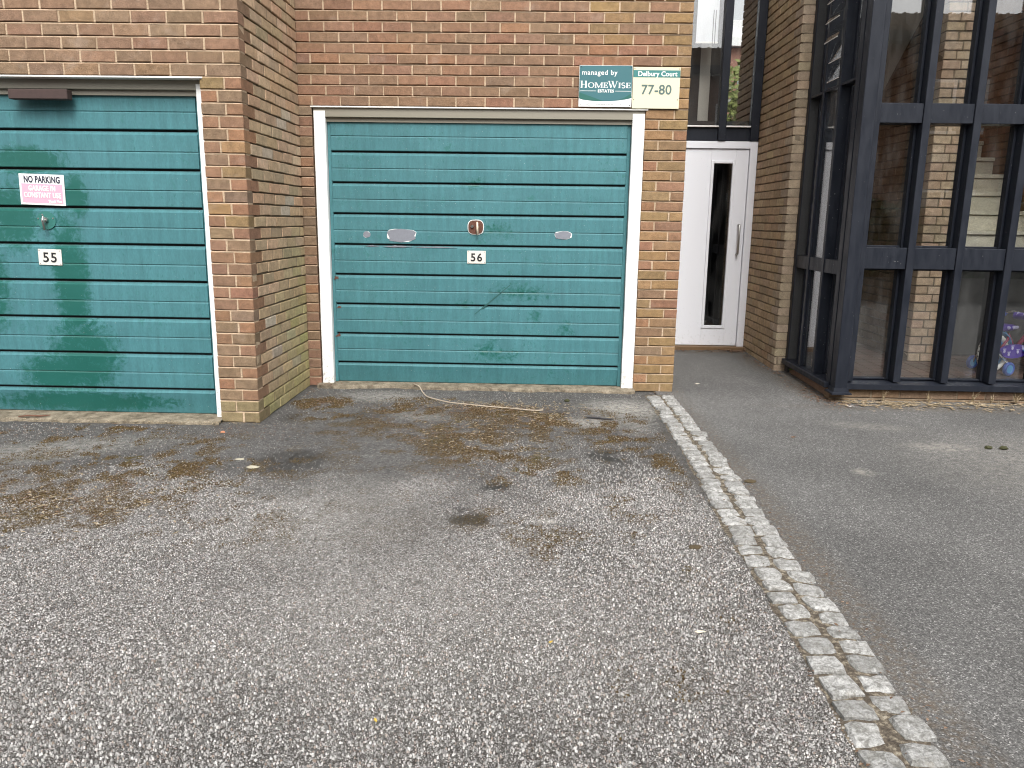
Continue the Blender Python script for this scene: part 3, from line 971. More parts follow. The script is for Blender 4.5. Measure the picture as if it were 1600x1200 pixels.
tag(b, "dark brown timber block hanging under the lintel above the left garage door", "timber block")

# number plates, locks, tape (parts of the doors)
BLACK = plain("black_lettering", (0.012, 0.012, 0.014), 0.5)
PLATE = plain("number_plate_enamel", (0.66, 0.64, 0.58), 0.4, var=0.06)
def number_plate(door, digits, x, z, w, h, y, rz):
    cx, cy, cz = door.location
    p = MB().box(-w / 2, w / 2, -0.0045, 0.0, -h / 2, h / 2, 0.001).build("number_plate", PLATE, door, loc=(x - cx, y - cy, z - cz), rot=(0, rz, 0))
    me = text_mesh(digits, h * 0.86, BLACK, bold=0.0016, align='CENTER', spacing=1.18)
    link("digits", me, p, loc=(0, -0.0056, -h * 0.305))
    s = MB()
    for sx in (-1, 1):
        for sz in (-1, 1):
            s.disc((sx * (w / 2 - .009), -.005, sz * (h / 2 - .009)), .0028, (0, 1, 0), .002, 8)
    s.build("screws", RUST, p)["kind"] = "stuff"
number_plate(D56, "56", -1.6445, 1.083, 0.151, 0.103, 0.0485, 0.0)
number_plate(D55, "55", -4.4265, 1.096, 0.158, 0.105, -1.1315, 0.02)

def locks():
    cx, cy, cz = D56.location
    o = []
    for k in range(24):
        a = 2 * math.pi * k / 24
        o.append((0.060 * math.copysign(abs(math.cos(a)) ** .6, math.cos(a)), 0.054 * math.copysign(abs(math.sin(a)) ** .75, math.sin(a))))
    pl = MB().prism(o, -0.004, 0.001).build("lock_plate", RUST, D56, loc=(-1.651 - cx, 0.047 - cy, 1.322 - cz))
    rim = [(x * 1.09, z * 1.09) for x, z in o]
    MB().prism(rim, -0.0012, 0.0012).build("worn_rim", TORN, pl)
    MB().disc((-.028, -.010, .006), .012, (0, 1, 0), .014, 16).build("lock_barrel", STEEL, pl)
    CL = plain("ivory_lever", (0.62, 0.52, 0.40), 0.4)
    MB().tube([(.015, -.004, .0), (.015, -.032, .0)], .009, 12).tube([(.014, -.032, .042), (.015, -.035, 0), (.018, -.033, -.062)], [.007, .009, .0085], 10).build("lever", CL, pl, True)
    cx, cy, cz = D55.location
    o = [(0.064 * math.cos(2 * math.pi * k / 20), 0.060 * math.sin(2 * math.pi * k / 20)) for k in range(20)]
    pl = MB().prism(o, -0.004, 0.001).build("lock_plate", GREENPLATE, D55, loc=(-4.425 - cx, -1.133 - cy, 1.338 - cz))
    MB().disc((0, -.012, .004), .017, (0, 1, 0), .02, 16).build("lock_barrel", STEEL, pl)
    MB().tube([(.0, -.02, .0), (.0, -.04, .0)], .008, 10).tube([(.004, -.04, .03), (.0, -.043, 0), (.006, -.04, -.062)], [.006, .009, .008], 10).build("lever", STEEL, pl, True)
    sc = MB()
    for x, z in ((-.022, .038), (.048, .014), (-.052, .012)):
        sc.disc((x, -.005, z), .005, (0, 1, 0), .003, 8)
    sc.build("screws", STEEL, pl)["kind"] = "stuff"
locks()

def tape(x, z, w, h, seed):
    cx, cy, cz = D56.location
    r = random.Random(seed)
    n = 16
    def poly(k, am):
        q = []
        for i in range(n):
            a = 2 * math.pi * i / n
            rr = 1 + r.uniform(-am, am)
            q.append((w / 2 * k * rr * math.copysign(abs(math.cos(a)) ** .80, math.cos(a)), h / 2 * k * rr * math.copysign(abs(math.sin(a)) ** .85, math.sin(a))))
        return q
    t_ = MB().prism(poly(1.0, .13), -.0016, .0025).build("tape_patch", TAPE, D56, loc=(x - cx, .0490 - cy, z - cz))
    MB().prism(poly(1.035, .08), -.0006, .0018).build("torn_edge", TORN, t_)
tape(-2.254, 1.248, 0.235, 0.105, 1)
tape(-2.535, 1.252, 0.055, 0.05, 2)
tape(-0.947, 1.268, 0.135, 0.062, 3)
# torn seam below the patches
cx, cy, cz = D56.location
m = MB()
for (a, b_, z, hh) in ((-2.55, -2.43, 1.160, .010), (-2.41, -2.16, 1.158, .013), (-2.16, -1.80, 1.156, .008)):
    n = 10
    up = [(a + (b_ - a) * i / n, z + hh * math.sin(math.pi * i / n) * random.uniform(.3, 1)) for i in range(n + 1)]
    dn = [(a + (b_ - a) * i / n, z - hh * .7 * math.sin(math.pi * i / n) * random.uniform(.3, 1)) for i in range(n + 1)]
    m.prism(dn + up[::-1], -.004, .002)
m.build("torn_seam", TAPE, D56, loc=(-cx, .052 - cy, -cz))
m = MB()
for (x0, z0, x1, z1, wd) in ((-1.66, .62, -1.37, .865, .0045), (-1.60, .66, -1.44, .80, .003)):
    m.prism([(x0, z0), (x0 + wd, z0 - wd), (x1 + wd, z1 - wd), (x1, z1)], -.0007, .003)
m.build("scratch", plain("dark_scratch", (0.02, 0.09, 0.085), .6), D56, loc=(-cx, .0495 - cy, -cz))['kind'] = 'stuff'
m = MB()
for (x, z) in ((-2.79, 0.655), (-2.80, 0.43), (-2.80, 0.90)):
    pts = [(x + random.uniform(-.02, .03), z + random.uniform(-.02, .02)) for _ in range(7)]
    c0 = (sum(p[0] for p in pts) / 7, sum(p[1] for p in pts) / 7)
    pts.sort(key=lambda p: math.atan2(p[1] - c0[1], p[0] - c0[0]))
    m.prism(pts, -.003, .003)
m.build("rust_flake", RUST, D56, loc=(-cx, .053 - cy, -cz))

# ------------------------------------------------------------------ signs
WHITE_SIGN = plain("white_sign_sheet", (0.84, 0.84, 0.82), 0.4, var=0.02)
CREAM_SIGN = plain("cream_sign_sheet", (0.66, 0.63, 0.455), 0.4, var=0.02)
TEAL_SIGN = plain("teal_sign_print", (0.052, 0.150, 0.168), 0.3, var=0.10, scale=4)
DKTEAL = plain("dark_teal_print", (0.03, 0.125, 0.105), 0.3, var=0.12, scale=6)
TEAL_BAND = plain("teal_band_print", (0.045, 0.19, 0.18), 0.35, var=0.03)
GREYTXT = plain("grey_print", (0.34, 0.35, 0.36), 0.5)
NUMTXT = plain("grey_green_print", (0.085, 0.135, 0.125), 0.5)
PINK = plain("faded_pink_print", (0.83, 0.36, 0.46), 0.45, var=0.05)
NOPARK = plain("navy_print", (0.022, 0.022, 0.045), 0.5)

def managed_sign():
    th = thing("sign", "teal and white managing agent sign on the brick wall above the middle garage", "sign", (-0.655, -0.014, 2.394), 0, "signs above the middle garage door")
    w, h = 0.405, 0.300
    MB().box(-w / 2, w / 2, -0.004, 0.006, -h / 2, h / 2, 0.001).build("board", WHITE_SIGN, th)
    pts = [(-w / 2 + .002, h / 2 - .002), (-w / 2 + .002, -h / 2 + .060)]
    for i in range(1, 16):
        x = -w / 2 + .002 + (w - .004) * i / 16
        s = (x / (w / 2))
        pts.append((x, -h / 2 + .040 + .020 * s * s + .004 * s))
    pts += [(w / 2 - .002, -h / 2 + .066), (w / 2 - .002, h / 2 - .002)]
    MB().prism(pts[::-1], -.0046, -.0035).build("teal_field", TEAL_SIGN, th)
    # darker sweep at the foot of the field
    lo = [(-w / 2 + .002, -h / 2 + .105), (-w / 2 + .002, -h / 2 + .061)]
    for i in range(1, 7):
        x = -w / 2 + .002 + .19 * i / 6
        s = x / (w / 2)
        lo.append((x, -h / 2 + .041 + .020 * s * s + .004 * s))
    hi = [(w / 2 - .002, -h / 2 + .100), (w / 2 - .060, -h / 2 + .066), (w / 2 - .11, -h / 2 + .048), (w / 2 - .002, -h / 2 + .067)]
    MB().prism(lo[::-1], -.0051, -.0040).prism(hi, -.0051, -.0040).build("dark_sweep", DKTEAL, th)["kind"] = "stuff"
    link("lettering", text_mesh("managed by", 0.050, WHITE_SIGN, 0.0004, 1.02, spacing=1.12), th, loc=(-w / 2 + .019, -.0054, .082))
    link("lettering", text_mesh("info@homewiseestates.co.uk", 0.024, GREYTXT, -0.0001, 1.03, spacing=1.03), th, loc=(-w / 2 + .026, -.0052, -h / 2 + .012))
    # small-capital serif word built stroke by stroke
    m = MB()
    zb = -0.012
    def stem(x, z0, z1, wd):
        wd = wd + .0012
        m.prism([(x, z0), (x + wd, z0), (x + wd, z1), (x, z1)], -.0058, -.0046)
    def serif(x0, x1, z): m.prism([(x0, z - .0012), (x1, z - .0012), (x1, z + .0012), (x0, z + .0012)], -.0059, -.0046)
    def diag(x0, z0, x1, z1, wd): m.prism([(x0, z0), (x0 + wd, z0), (x1 + wd, z1), (x1, z1)], -.0057 - random.uniform(0, .0002), -.0046)
    def o_ring(xc, zc, rx, rz, tx, tz):
        n = 24
        out = [(xc + rx * math.cos(2 * math.pi * i / n), zc + rz * math.sin(2 * math.pi * i / n)) for i in range(n)]
        inn = [(xc + (rx - tx) * math.cos(2 * math.pi * i / n), zc + (rz - tz) * math.sin(2 * math.pi * i / n)) for i in range(n)]
        for i in range(n):
            k = (i + 1) % n
            m.prism([inn[i], out[i], out[k], inn[k]], -.0057, -.0046)
    Hc, hc = 0.050, 0.038
    x = -0.192
    stem(x + .003, zb, zb + Hc, .0075); stem(x + .0285, zb, zb + Hc, .0075); stem(x + .0105, zb + .023, zb + .0265, .018)
    for a in (x, x + .0255):
        serif(a, a + .0135, zb + .0012); serif(a, a + .0135, zb + Hc - .0012)
    x += .046
    o_ring(x + .019, zb + hc / 2, .0195, hc / 2 + .0008, .0068, .0028)
    x += .042
    stem(x + .003, zb, zb + hc, .003); stem(x + .037, zb, zb + hc, .0068); diag(x + .020, zb, x + .004, zb + hc, .0065); diag(x + .021, zb, x + .038, zb + hc, .003)
    serif(x - .001, x + .010, zb + .0012); serif(x + .034, x + .047, zb + .0012); serif(x - .001, x + .008, zb + hc - .0012); serif(x + .039, x + .047, zb + hc - .0012)
    x += .051
    stem(x + .003, zb, zb + hc, .0068)
    serif(x, x + .026, zb + .0013); serif(x, x + .025, zb + hc - .0013); serif(x + .009, x + .020, zb + hc / 2)
    stem(x + .0235, zb, zb + .010, .0025); stem(x + .0225, zb + hc - .009, zb + hc, .0025); stem(x + .0185, zb + .014, zb + .024, .002)
    x += .029
    diag(x + .014, zb, x + .001, zb + Hc, .0065); diag(x + .016, zb, x + .028, zb + Hc, .0028); diag(x + .036, zb, x + .022, zb + Hc, .0065); diag(x + .038, zb, x + .052, zb + Hc, .0028)
    serif(x - .003, x + .012, zb + Hc - .0012); serif(x + .018, x + .033, zb + Hc - .0012); serif(x + .047, x + .060, zb + Hc - .0012)
    x += .062
    stem(x + .003, zb, zb + hc, .0068); serif(x, x + .0128, zb + .0012); serif(x, x + .0128, zb + hc - .0012)
    x += .018
    # S from short arcs
    n = 22; sw = []
    for i in range(n + 1):
        t = i / n
        if t < .5:
            a = R(40) + (R(270) - R(40)) * (t / .5); sw.append((x + .012 + .0095 * math.cos(a), zb + hc * .74 + .0095 * math.sin(a)))
        else:
            a = R(90) - (R(90) + R(140)) * ((t - .5) / .5); sw.append((x + .012 + .0100 * math.cos(a), zb + hc * .265 + .0100 * math.sin(a)))
    for (a, c), (e, f) in zip(sw[:-1], sw[1:]):
        dx, dz = e - a, f - c
        l = math.hypot(dx, dz) + 1e-9
        k = .0026
        px, pz = -dz / l * k, dx / l * k
        m.prism([(a + px, c + pz), (e + px * 1.02, f + pz), (e - px, f - pz), (a - px * 1.02, c - pz)], -.0057, -.0046)
    x += .028
    stem(x + .003, zb, zb + hc, .0068)
    serif(x, x + .026, zb + .0013); serif(x, x + .025, zb + hc - .0013); serif(x + .009, x + .020, zb + hc / 2)
    stem(x + .0235, zb, zb + .010, .0025); stem(x + .0225, zb + hc - .009, zb + hc, .0025); stem(x + .0185, zb + .014, zb + .024, .002)
    # rules either side of the small word
    m.prism([(-.195, -.0365), (-.070, -.0365), (-.070, -.0335), (-.195, -.0335)], -.0056, -.0046)
    m.prism([(.075, -.0365), (.197, -.0365), (.197, -.0335), (.075, -.0335)], -.0056, -.0046)
    wd = max(v[0] for v in m.v if v[2] > -.02) + .192
    m.v = [(-.192 + (x_ + .192) * (.382 / wd) if z_ > -.02 else x_, y_, z_) for x_, y_, z_ in m.v]
    m.build("lettering", WHITE_SIGN, th)['kind'] = 'stuff'
    link("lettering", text_mesh("ESTATES", 0.0285, WHITE_SIGN, 0.0011, 1.0, 'CENTER', 1.18), th, loc=(.003, -.0054, -.0445))
    s = MB()
    for sx, sz in ((-.19, .139), (.19, .139), (.19, -.137), (-.19, -.137)):
        s.disc((sx, -.005, sz), .004, (0, 1, 0), .004, 8)
    s.build("screws", BLACK, th)["kind"] = "stuff"

def court_sign():
    th = thing("sign", "cream block number sign reading Delbury Court 77-80 beside the teal sign", "sign", (-0.268, -0.012, 2.385), 0, "signs above the middle garage door")
    w, h = 0.358, 0.300
    MB().box(-w / 2, w / 2, -.004, .006, -h / 2, h / 2, .001).build("board", CREAM_SIGN, th)
    MB().box(-w / 2 + .001, w / 2 - .001, -.0046, -.0035, h / 2 - .074, h / 2 - .022).build("teal_band", TEAL_BAND, th)
    link("lettering", text_mesh("Delbury Court", 0.0495, WHITE_SIGN, 0.0008, 1.0, 'CENTER', 1.0), th, loc=(.006, -.0054, h / 2 - .0645))
    link("lettering", text_mesh("77-80", 0.098, NUMTXT, 0.0016, 1.0, 'CENTER', 1.03), th, loc=(.002, -.0050, -.045))
    s = MB()
    for sx, sz in ((-.168, .138), (.168, .138), (.166, -.085), (-.168, -.085)):
        s.disc((sx, -.005, sz), .0035, (0, 1, 0), .003, 8)
    s.build("screws", RUST, th)["kind"] = "stuff"

def no_parking():
    th = thing("sign", "white and faded pink no parking sign fixed on the left garage door", "sign", (-4.4300, -1.1345, 1.536), 0)
    th.rotation_euler = (0, R(1.4), 0)
    w, h = 0.300, 0.198
    MB().box(-w / 2, w / 2, -.003, .0015, -h / 2, h / 2, .0008).build("board", WHITE_SIGN, th)
    MB().box(-w / 2 + .013, w / 2 - .013, -.0036, -.0025, -h / 2 + .012, h / 2 - .062).build("pink_field", PINK, th)
    link("lettering", text_mesh("NO PARKING", 0.058, NOPARK, 0.0020, 0.66, 'CENTER', 1.06), th, loc=(.003, -.0044, h / 2 - .0535))
    link("lettering", text_mesh("GARAGE IN", 0.046, WHITE_SIGN, 0.0012, 0.72, 'CENTER', 1.06), th, loc=(.0, -.0046, h / 2 - .106))
    link("lettering", text_mesh("CONSTANT USE", 0.046, WHITE_SIGN, 0.0012, 0.70, 'CENTER', 1.06), th, loc=(.0, -.0046, h / 2 - .150))
    link("lettering", text_mesh("Thank You", 0.024, WHITE_SIGN, 0.0008, 0.85, 'RIGHT', 1.0), th, loc=(w / 2 - .022, -.0046, h / 2 - .181))
managed_sign(); court_sign(); no_parking()

# ------------------------------------------------------------------ white entrance door and the window over it
def white_door():
    th = thing("front_door", "white entrance door with tall narrow glass strip at the end of the passage", "door", (0.56, 2.1, 0.03))
    x0, x1 = -0.555, 0.548
    zt = 2.175
    f = MB()
    f.box(x0, x0 + .075, -.02, .06, 0.0, zt, .003); f.box(x1 - .075, x1, -.02, .06, 0.0, zt, .003); f.box(x0 + .0755, x1 - .0755, -.02, .06, zt - .072, zt, .003)
    f.build("door_frame", WHITE_DOOR, th)
    a, b_ = x0 + .0805, x1 - .0805
    z0, z1 = .050, zt - .078
    gx0, gx1, gz0, gz1 = .113, .305, .265, 1.955
    l = MB()
    l.box(a, gx0 - .03, -.002, .04, z0, z1, .002); l.box(gx1 + .03, b_, -.002, .04, z0, z1, .002)
    l.box(gx0 - .0295, gx1 + .0295, -.002, .04, z0, gz0 - .03, .002); l.box(gx0 - .0295, gx1 + .0295, -.002, .04, gz1 + .03, z1, .002)
    leaf = l.build("door_leaf", WHITE_DOOR, th)
    g = MB()
    g.box(gx0 - .0295, gx0, -.013, .03, gz0 - .0295, gz1 + .0295, .004); g.box(gx1, gx1 + .0295, -.013, .03, gz0 - .0295, gz1 + .0295, .004)
    g.box(gx0 + .0005, gx1 - .0005, -.013, .03, gz0 - .0295, gz0, .004); g.box(gx0 + .0005, gx1 - .0005, -.013, .03, gz1, gz1 + .0295, .004)
    g.build("glazing_bead", WHITE_DOOR, leaf)
    MB().box(gx0 - .004, gx1 + .004, .010, .016, gz0 - .004, gz1 + .004).build("pane", GLASS, leaf)
    hx = .408
    MB().tube([(hx, -.004, 1.03), (hx, -.05, 1.03), (hx, -.058, 1.045), (hx, -.058, 1.32), (hx, -.05, 1.335), (hx, -.004, 1.335)], .0105, 12).build("pull_handle", STEEL, leaf, True)
    MB().box(x0, x1, -.075, .06, -.03, .044, .004).build("threshold", THRESH, th)
white_door()

def over_window():
    th = thing("window", "tall dark framed window above the white entrance door", "window", (0.555, 2.1, 2.208))
    x0, x1 = -0.55, 0.55
    f = MB()
    f.box(x0, x0 + .065, -.03, .06, .001, 2.2, .003); f.box(x1 - .085, x1, -.03, .06, .001, 2.2, .003)
    f.build("frame", NAVY, th)
    MB().box(.135, .212, -.035, .06, .001, 2.2, .003).build("mullion", NAVY, th)
    for a, b_ in ((x0 + .0655, .1345), (.2125, x1 - .0855)):
        MB().box(a, b_, .0, .05, .001, .135, .002).build("bottom_rail", NAVY, th)
        MB().box(a, b_, -.03, .055, .1355, .150, .002).build("ledge", EDGE, th)
        MB().box(a, b_, .02, .026, .150, 2.2).build("pane", GLASS, th)
over_window()

def link_interior():
    # dark hall behind the white door, floor of the room above it, far window with the outside behind
    th = thing("hallway", "dark hallway behind the white entrance door", "hallway", (0.55, 2.2, 0))
    m = MB()
    m.box(-.56, -.46, 0.02, 1.62, 0.002, 2.30); m.box(.6, .7, 0.02, 1.62, 0.002, 2.30); m.box(-.459, .599, 1.5, 1.6, .002, 2.3)
    m.build("inner_wall", DARKROOM, th)
    MB().box(-.56, .56, .02, 1.60, 2.301, 2.42).build("upper_floor", DARKROOM, th)
    MB().box(-.46, .6, .0, 1.5, -.02, .03).build("hall_floor", BROWN_TIMBER, th)
    MB().box(-.56, .56, -.1, 1.8, 4.42, 4.6).build("roof_slab", MASONRY, th)
    th = thing("window", "far window on the other side of the building, seen through the window above the door", "window", (0.55, 3.75, 2.42))
    f = MB(); f.box(-.55, -.06, -.03, .05, 0.001, 2.0); f.box(.33, .42, -.03, .05, 0.001, 2.0); f.box(.80, .9, -.03, .05, 0.001, 2.0)
    f.build("frame", NAVY, th)
    f = MB(); f.box(-.0595, .3295, -.03, .05, .001, .1)
    f.box(.4205, .7995, -.03, .05, .001, .1); f.build("sill", NAVY, th)
    MB().box(-.0595, .7995, .0, .005, .1005, 2.0).build("pane", GLASS, th)
    p = MB().box(-.055, .055, -.05, .05, 0, 2.0).build("wall_strip", PLASTER, loc=(0.607, 2.55, 2.421))
    tag(p, "narrow pale grey wall strip behind the left pane above the white door", "wall strip")
    p = MB().box(-.56, -.001, -.05, .05, 0, 2.0).build("partition", DARKROOM, loc=(0.551, 2.552, 2.421))
    tag(p, "dark partition left of the pale strip inside the window above the door", "partition")
    p = MB().box(.001, .17, -.05, .05, 0, 2.0).build("partition", DARKROOM, loc=(0.663, 2.552, 2.421))
    tag(p, "dark partition right of the pale strip inside the window above the door", "partition")
    th = thing("roller_blind", "pale roller blind pulled part way down behind the left pane above the door", "blind", (0.555, 2.22, 3.19))
    BL_ = plain("blind_cloth", (0.72, 0.74, 0.78), 0.8, var=.03)
    MB().box(-.12, .10, -.003, .003, 0, 1.3).build("cloth", BL_, th)
    MB().box(-.122, .102, -.008, .008, -.016, 0.0).build("bottom_bar", EDGE, th)
    MB().tube([(.045, -.012, .3), (.045, -.012, -.30), (.06, -.012, -.33), (.068, -.012, -.30), (.068, -.012, .3)], .0035, 6).ball((.058, -.012, -.33), .012, 8, 6).build("cord", BLACK, th)
link_interior()

# ------------------------------------------------------------------ glazed stairwell
def stair_front():
    th = thing("glazed_screen", "tall dark navy glazed screen across the front of the stairwell", "glazed screen", (1.3, -0.20, 0))
    H = 4.6
    X = lambda x: x - 1.3
    mull = [(1.316, 1.374)] + [(1.690 + .3735 * i, 1.746 + .3735 * i) for i in range(10)]
    for i, (a, b_) in enumerate(mull):
        m = MB()
        m.box(X(a), X(b_), 0.0, .115, .160, H, .003)
        m.box(X(a) + .006, X(b_) - .006, .1155, .160, .160, H, .002)
        m.build("mullion", NAVY, th)
    end = mull[-1][1]
    for i in range(len(mull) - 1):
        a, b_ = X(mull[i][1]) + .0005, X(mull[i + 1][0]) - .0005
        for z0, z1 in ((1.050, 1.213), (2.128, 2.268), (3.35, 3.5)):
            MB().box(a, b_, .012, .15, z0, z1, .003).build("transom", NAVY, th)
        for z0, z1 in ((.165, 1.0495), (1.2135, 2.1275), (2.2685, 3.3495), (3.5005, H)):
            bead = MB()
            bead.box(a + .0005, a + .016, .1005, .150, z0, z1, .002); bead.box(b_ - .020, b_ - .0005, .085, .150, z0, z1, .002)
            if z0 < 1: bead.box(a + .017, b_ - .021, .095, .150, z1 - .014, z1, .002)
            bead.box(a + .017, b_ - .021, .095, .150, z0, z0 + .014, .002)
            fr = bead.build("glazing_bead", NAVY, th)
            MB().box(a + .0165, b_ - .0205, .120, .125, z0 + .0145, z1 - .0145).build("pane", GLASS, fr)
    s = MB()
    s.add([(X(1.305), -.035, .105), (X(end), -.035, .105), (X(end), -.035, .148), (X(1.305), -.035, .148), (X(1.305), .17, .105), (X(end), .17, .105), (X(end), .17, .163), (X(1.305), .17, .163)],
          [(0, 1, 2, 3), (3, 2, 6, 7), (0, 4, 5, 1), (0, 3, 7, 4), (1, 5, 6, 2)])
    s.build("sill", NAVY, th)
    return end
END = stair_front()

def corner_post():
    th = thing("corner_post", "dark navy square corner post with flared foot at the stairwell corner", "post", (1.256, -0.235, 0.075))
    MB().box(-.052, .046, -.05, .05, .04, 4.6, .004).build("shaft", NAVY, th)
    m = MB()
    zs = [(0.0, .078), (.012, .078), (.018, .060), (.05, .056)]
    vs = []
    for z, r in zs:
        vs += [(-r - .003, -r, z), (r - .003, -r, z), (r - .003, r, z), (-r - .003, r, z)]
    fs = [(3, 2, 1, 0), (12, 13, 14, 15)]
    for i in range(3):
        for k in range(4):
            fs.append((i * 4 + k, i * 4 + (k + 1) % 4, i * 4 + 4 + (k + 1) % 4, i * 4 + 4 + k))
    m.add(vs, fs).build("foot", NAVY, th)
corner_post()

def stair_side():
    th = thing("glazed_screen", "narrow dark navy glazed side screen with louvres between the corner post and brick pier", "glazed screen", (1.205, 0.95, 0))
    Y = lambda y: y - 0.95
    H = 4.6
    mu = [(.90, .948), (.555, .600), (.205, .255), (-.165, -.09)]
    for i, (a, b_) in enumerate(mu):
        MB().box(0.0, .10, Y(a), Y(b_), .145, H, .003).build("mullion", NAVY, th)
    lights = [(.6005, .8995, .095), (.2555, .5545, .028), (-.0895, .2045, .095)]
    for i, (a, b_, dx) in enumerate(lights):
        for z0, z1 in ((.150, .995), (1.105, 2.45), (2.45, H)):
            if z0 < 2: MB().box(.006, .09, Y(a), Y(b_), z1 if z1 < 1.1 else z1, (1.105 if z1 < 1.1 else 2.47), .002).build("transom", NAVY, th)
            if i == 1 and z0 > 2: continue
            p0 = z0 if z0 < 2 else 2.471
            fr = MB()
            fr.box(dx - .012, dx + .02, Y(a), Y(a) + .018, p0, z1 - .001, .002); fr.box(dx - .012, dx + .02, Y(b_) - .018, Y(b_), p0, z1 - .001, .002)
            f = fr.build("glazing_bead", NAVY, th)
            MB().box(dx, dx + .005, Y(a) + .0185, Y(b_) - .0185, p0, z1 - .001).build("pane", GLASS, f)
    # louvre light at the top of the middle bay
    for k in range(9):
        z = 2.53 + k * .15
        m = MB()
        tilt = .02 if k < 2 else .07
        m.add([(.03 - tilt, Y(.265), z), (.03 - tilt, Y(.545), z), (.05, Y(.545), z + .15), (.05, Y(.265), z + .15),
               (.035 - tilt, Y(.265), z), (.035 - tilt, Y(.545), z), (.055, Y(.545), z + .15), (.055, Y(.265), z + .15)],
              [(0, 1, 2, 3), (7, 6, 5, 4), (0, 4, 5, 1), (1, 5, 6, 2), (2, 6, 7, 3), (3, 7, 4, 0)])
        lv = m.build("louvre", GLASS, th)
        MB().tube([(.0325 - tilt, Y(.262), z - .003), (.0325 - tilt, Y(.548), z - .003)], .004, 6).build("edge", EDGE, lv)
    MB().box(-.035, .1, Y(-.155), Y(.955), .098, .1445, .004).build("sill", NAVY, th)
stair_side()

def plinth():
    th = thing("brick_plinth", "low brick plinth under the glazed stairwell screen", "plinth", (1.205, -0.185, -.075))
    P, S = [], []
    for row in (0, 1):
        u = 0.0
        if row == 1: P.append((row, 0, .1025, .1025)); u = .1125
        while u < END - 1.3:
            P.append((row, u, u + BL, .1025)); u += MOD
        S.append((row, 0, u))
    th.location.z = -.075 + .022
    lay(th, P, lambda row, a, b, r: tuple(x * .9 for x in r.choice(PAL['brown'])), 300, 21)
    mortar(th, S, P, 'struck', MORTAR_TAN)
    MB().box(.03, .12, .11, 1.14, 0, .14).build("side_course", MASONRY, th)
plinth()

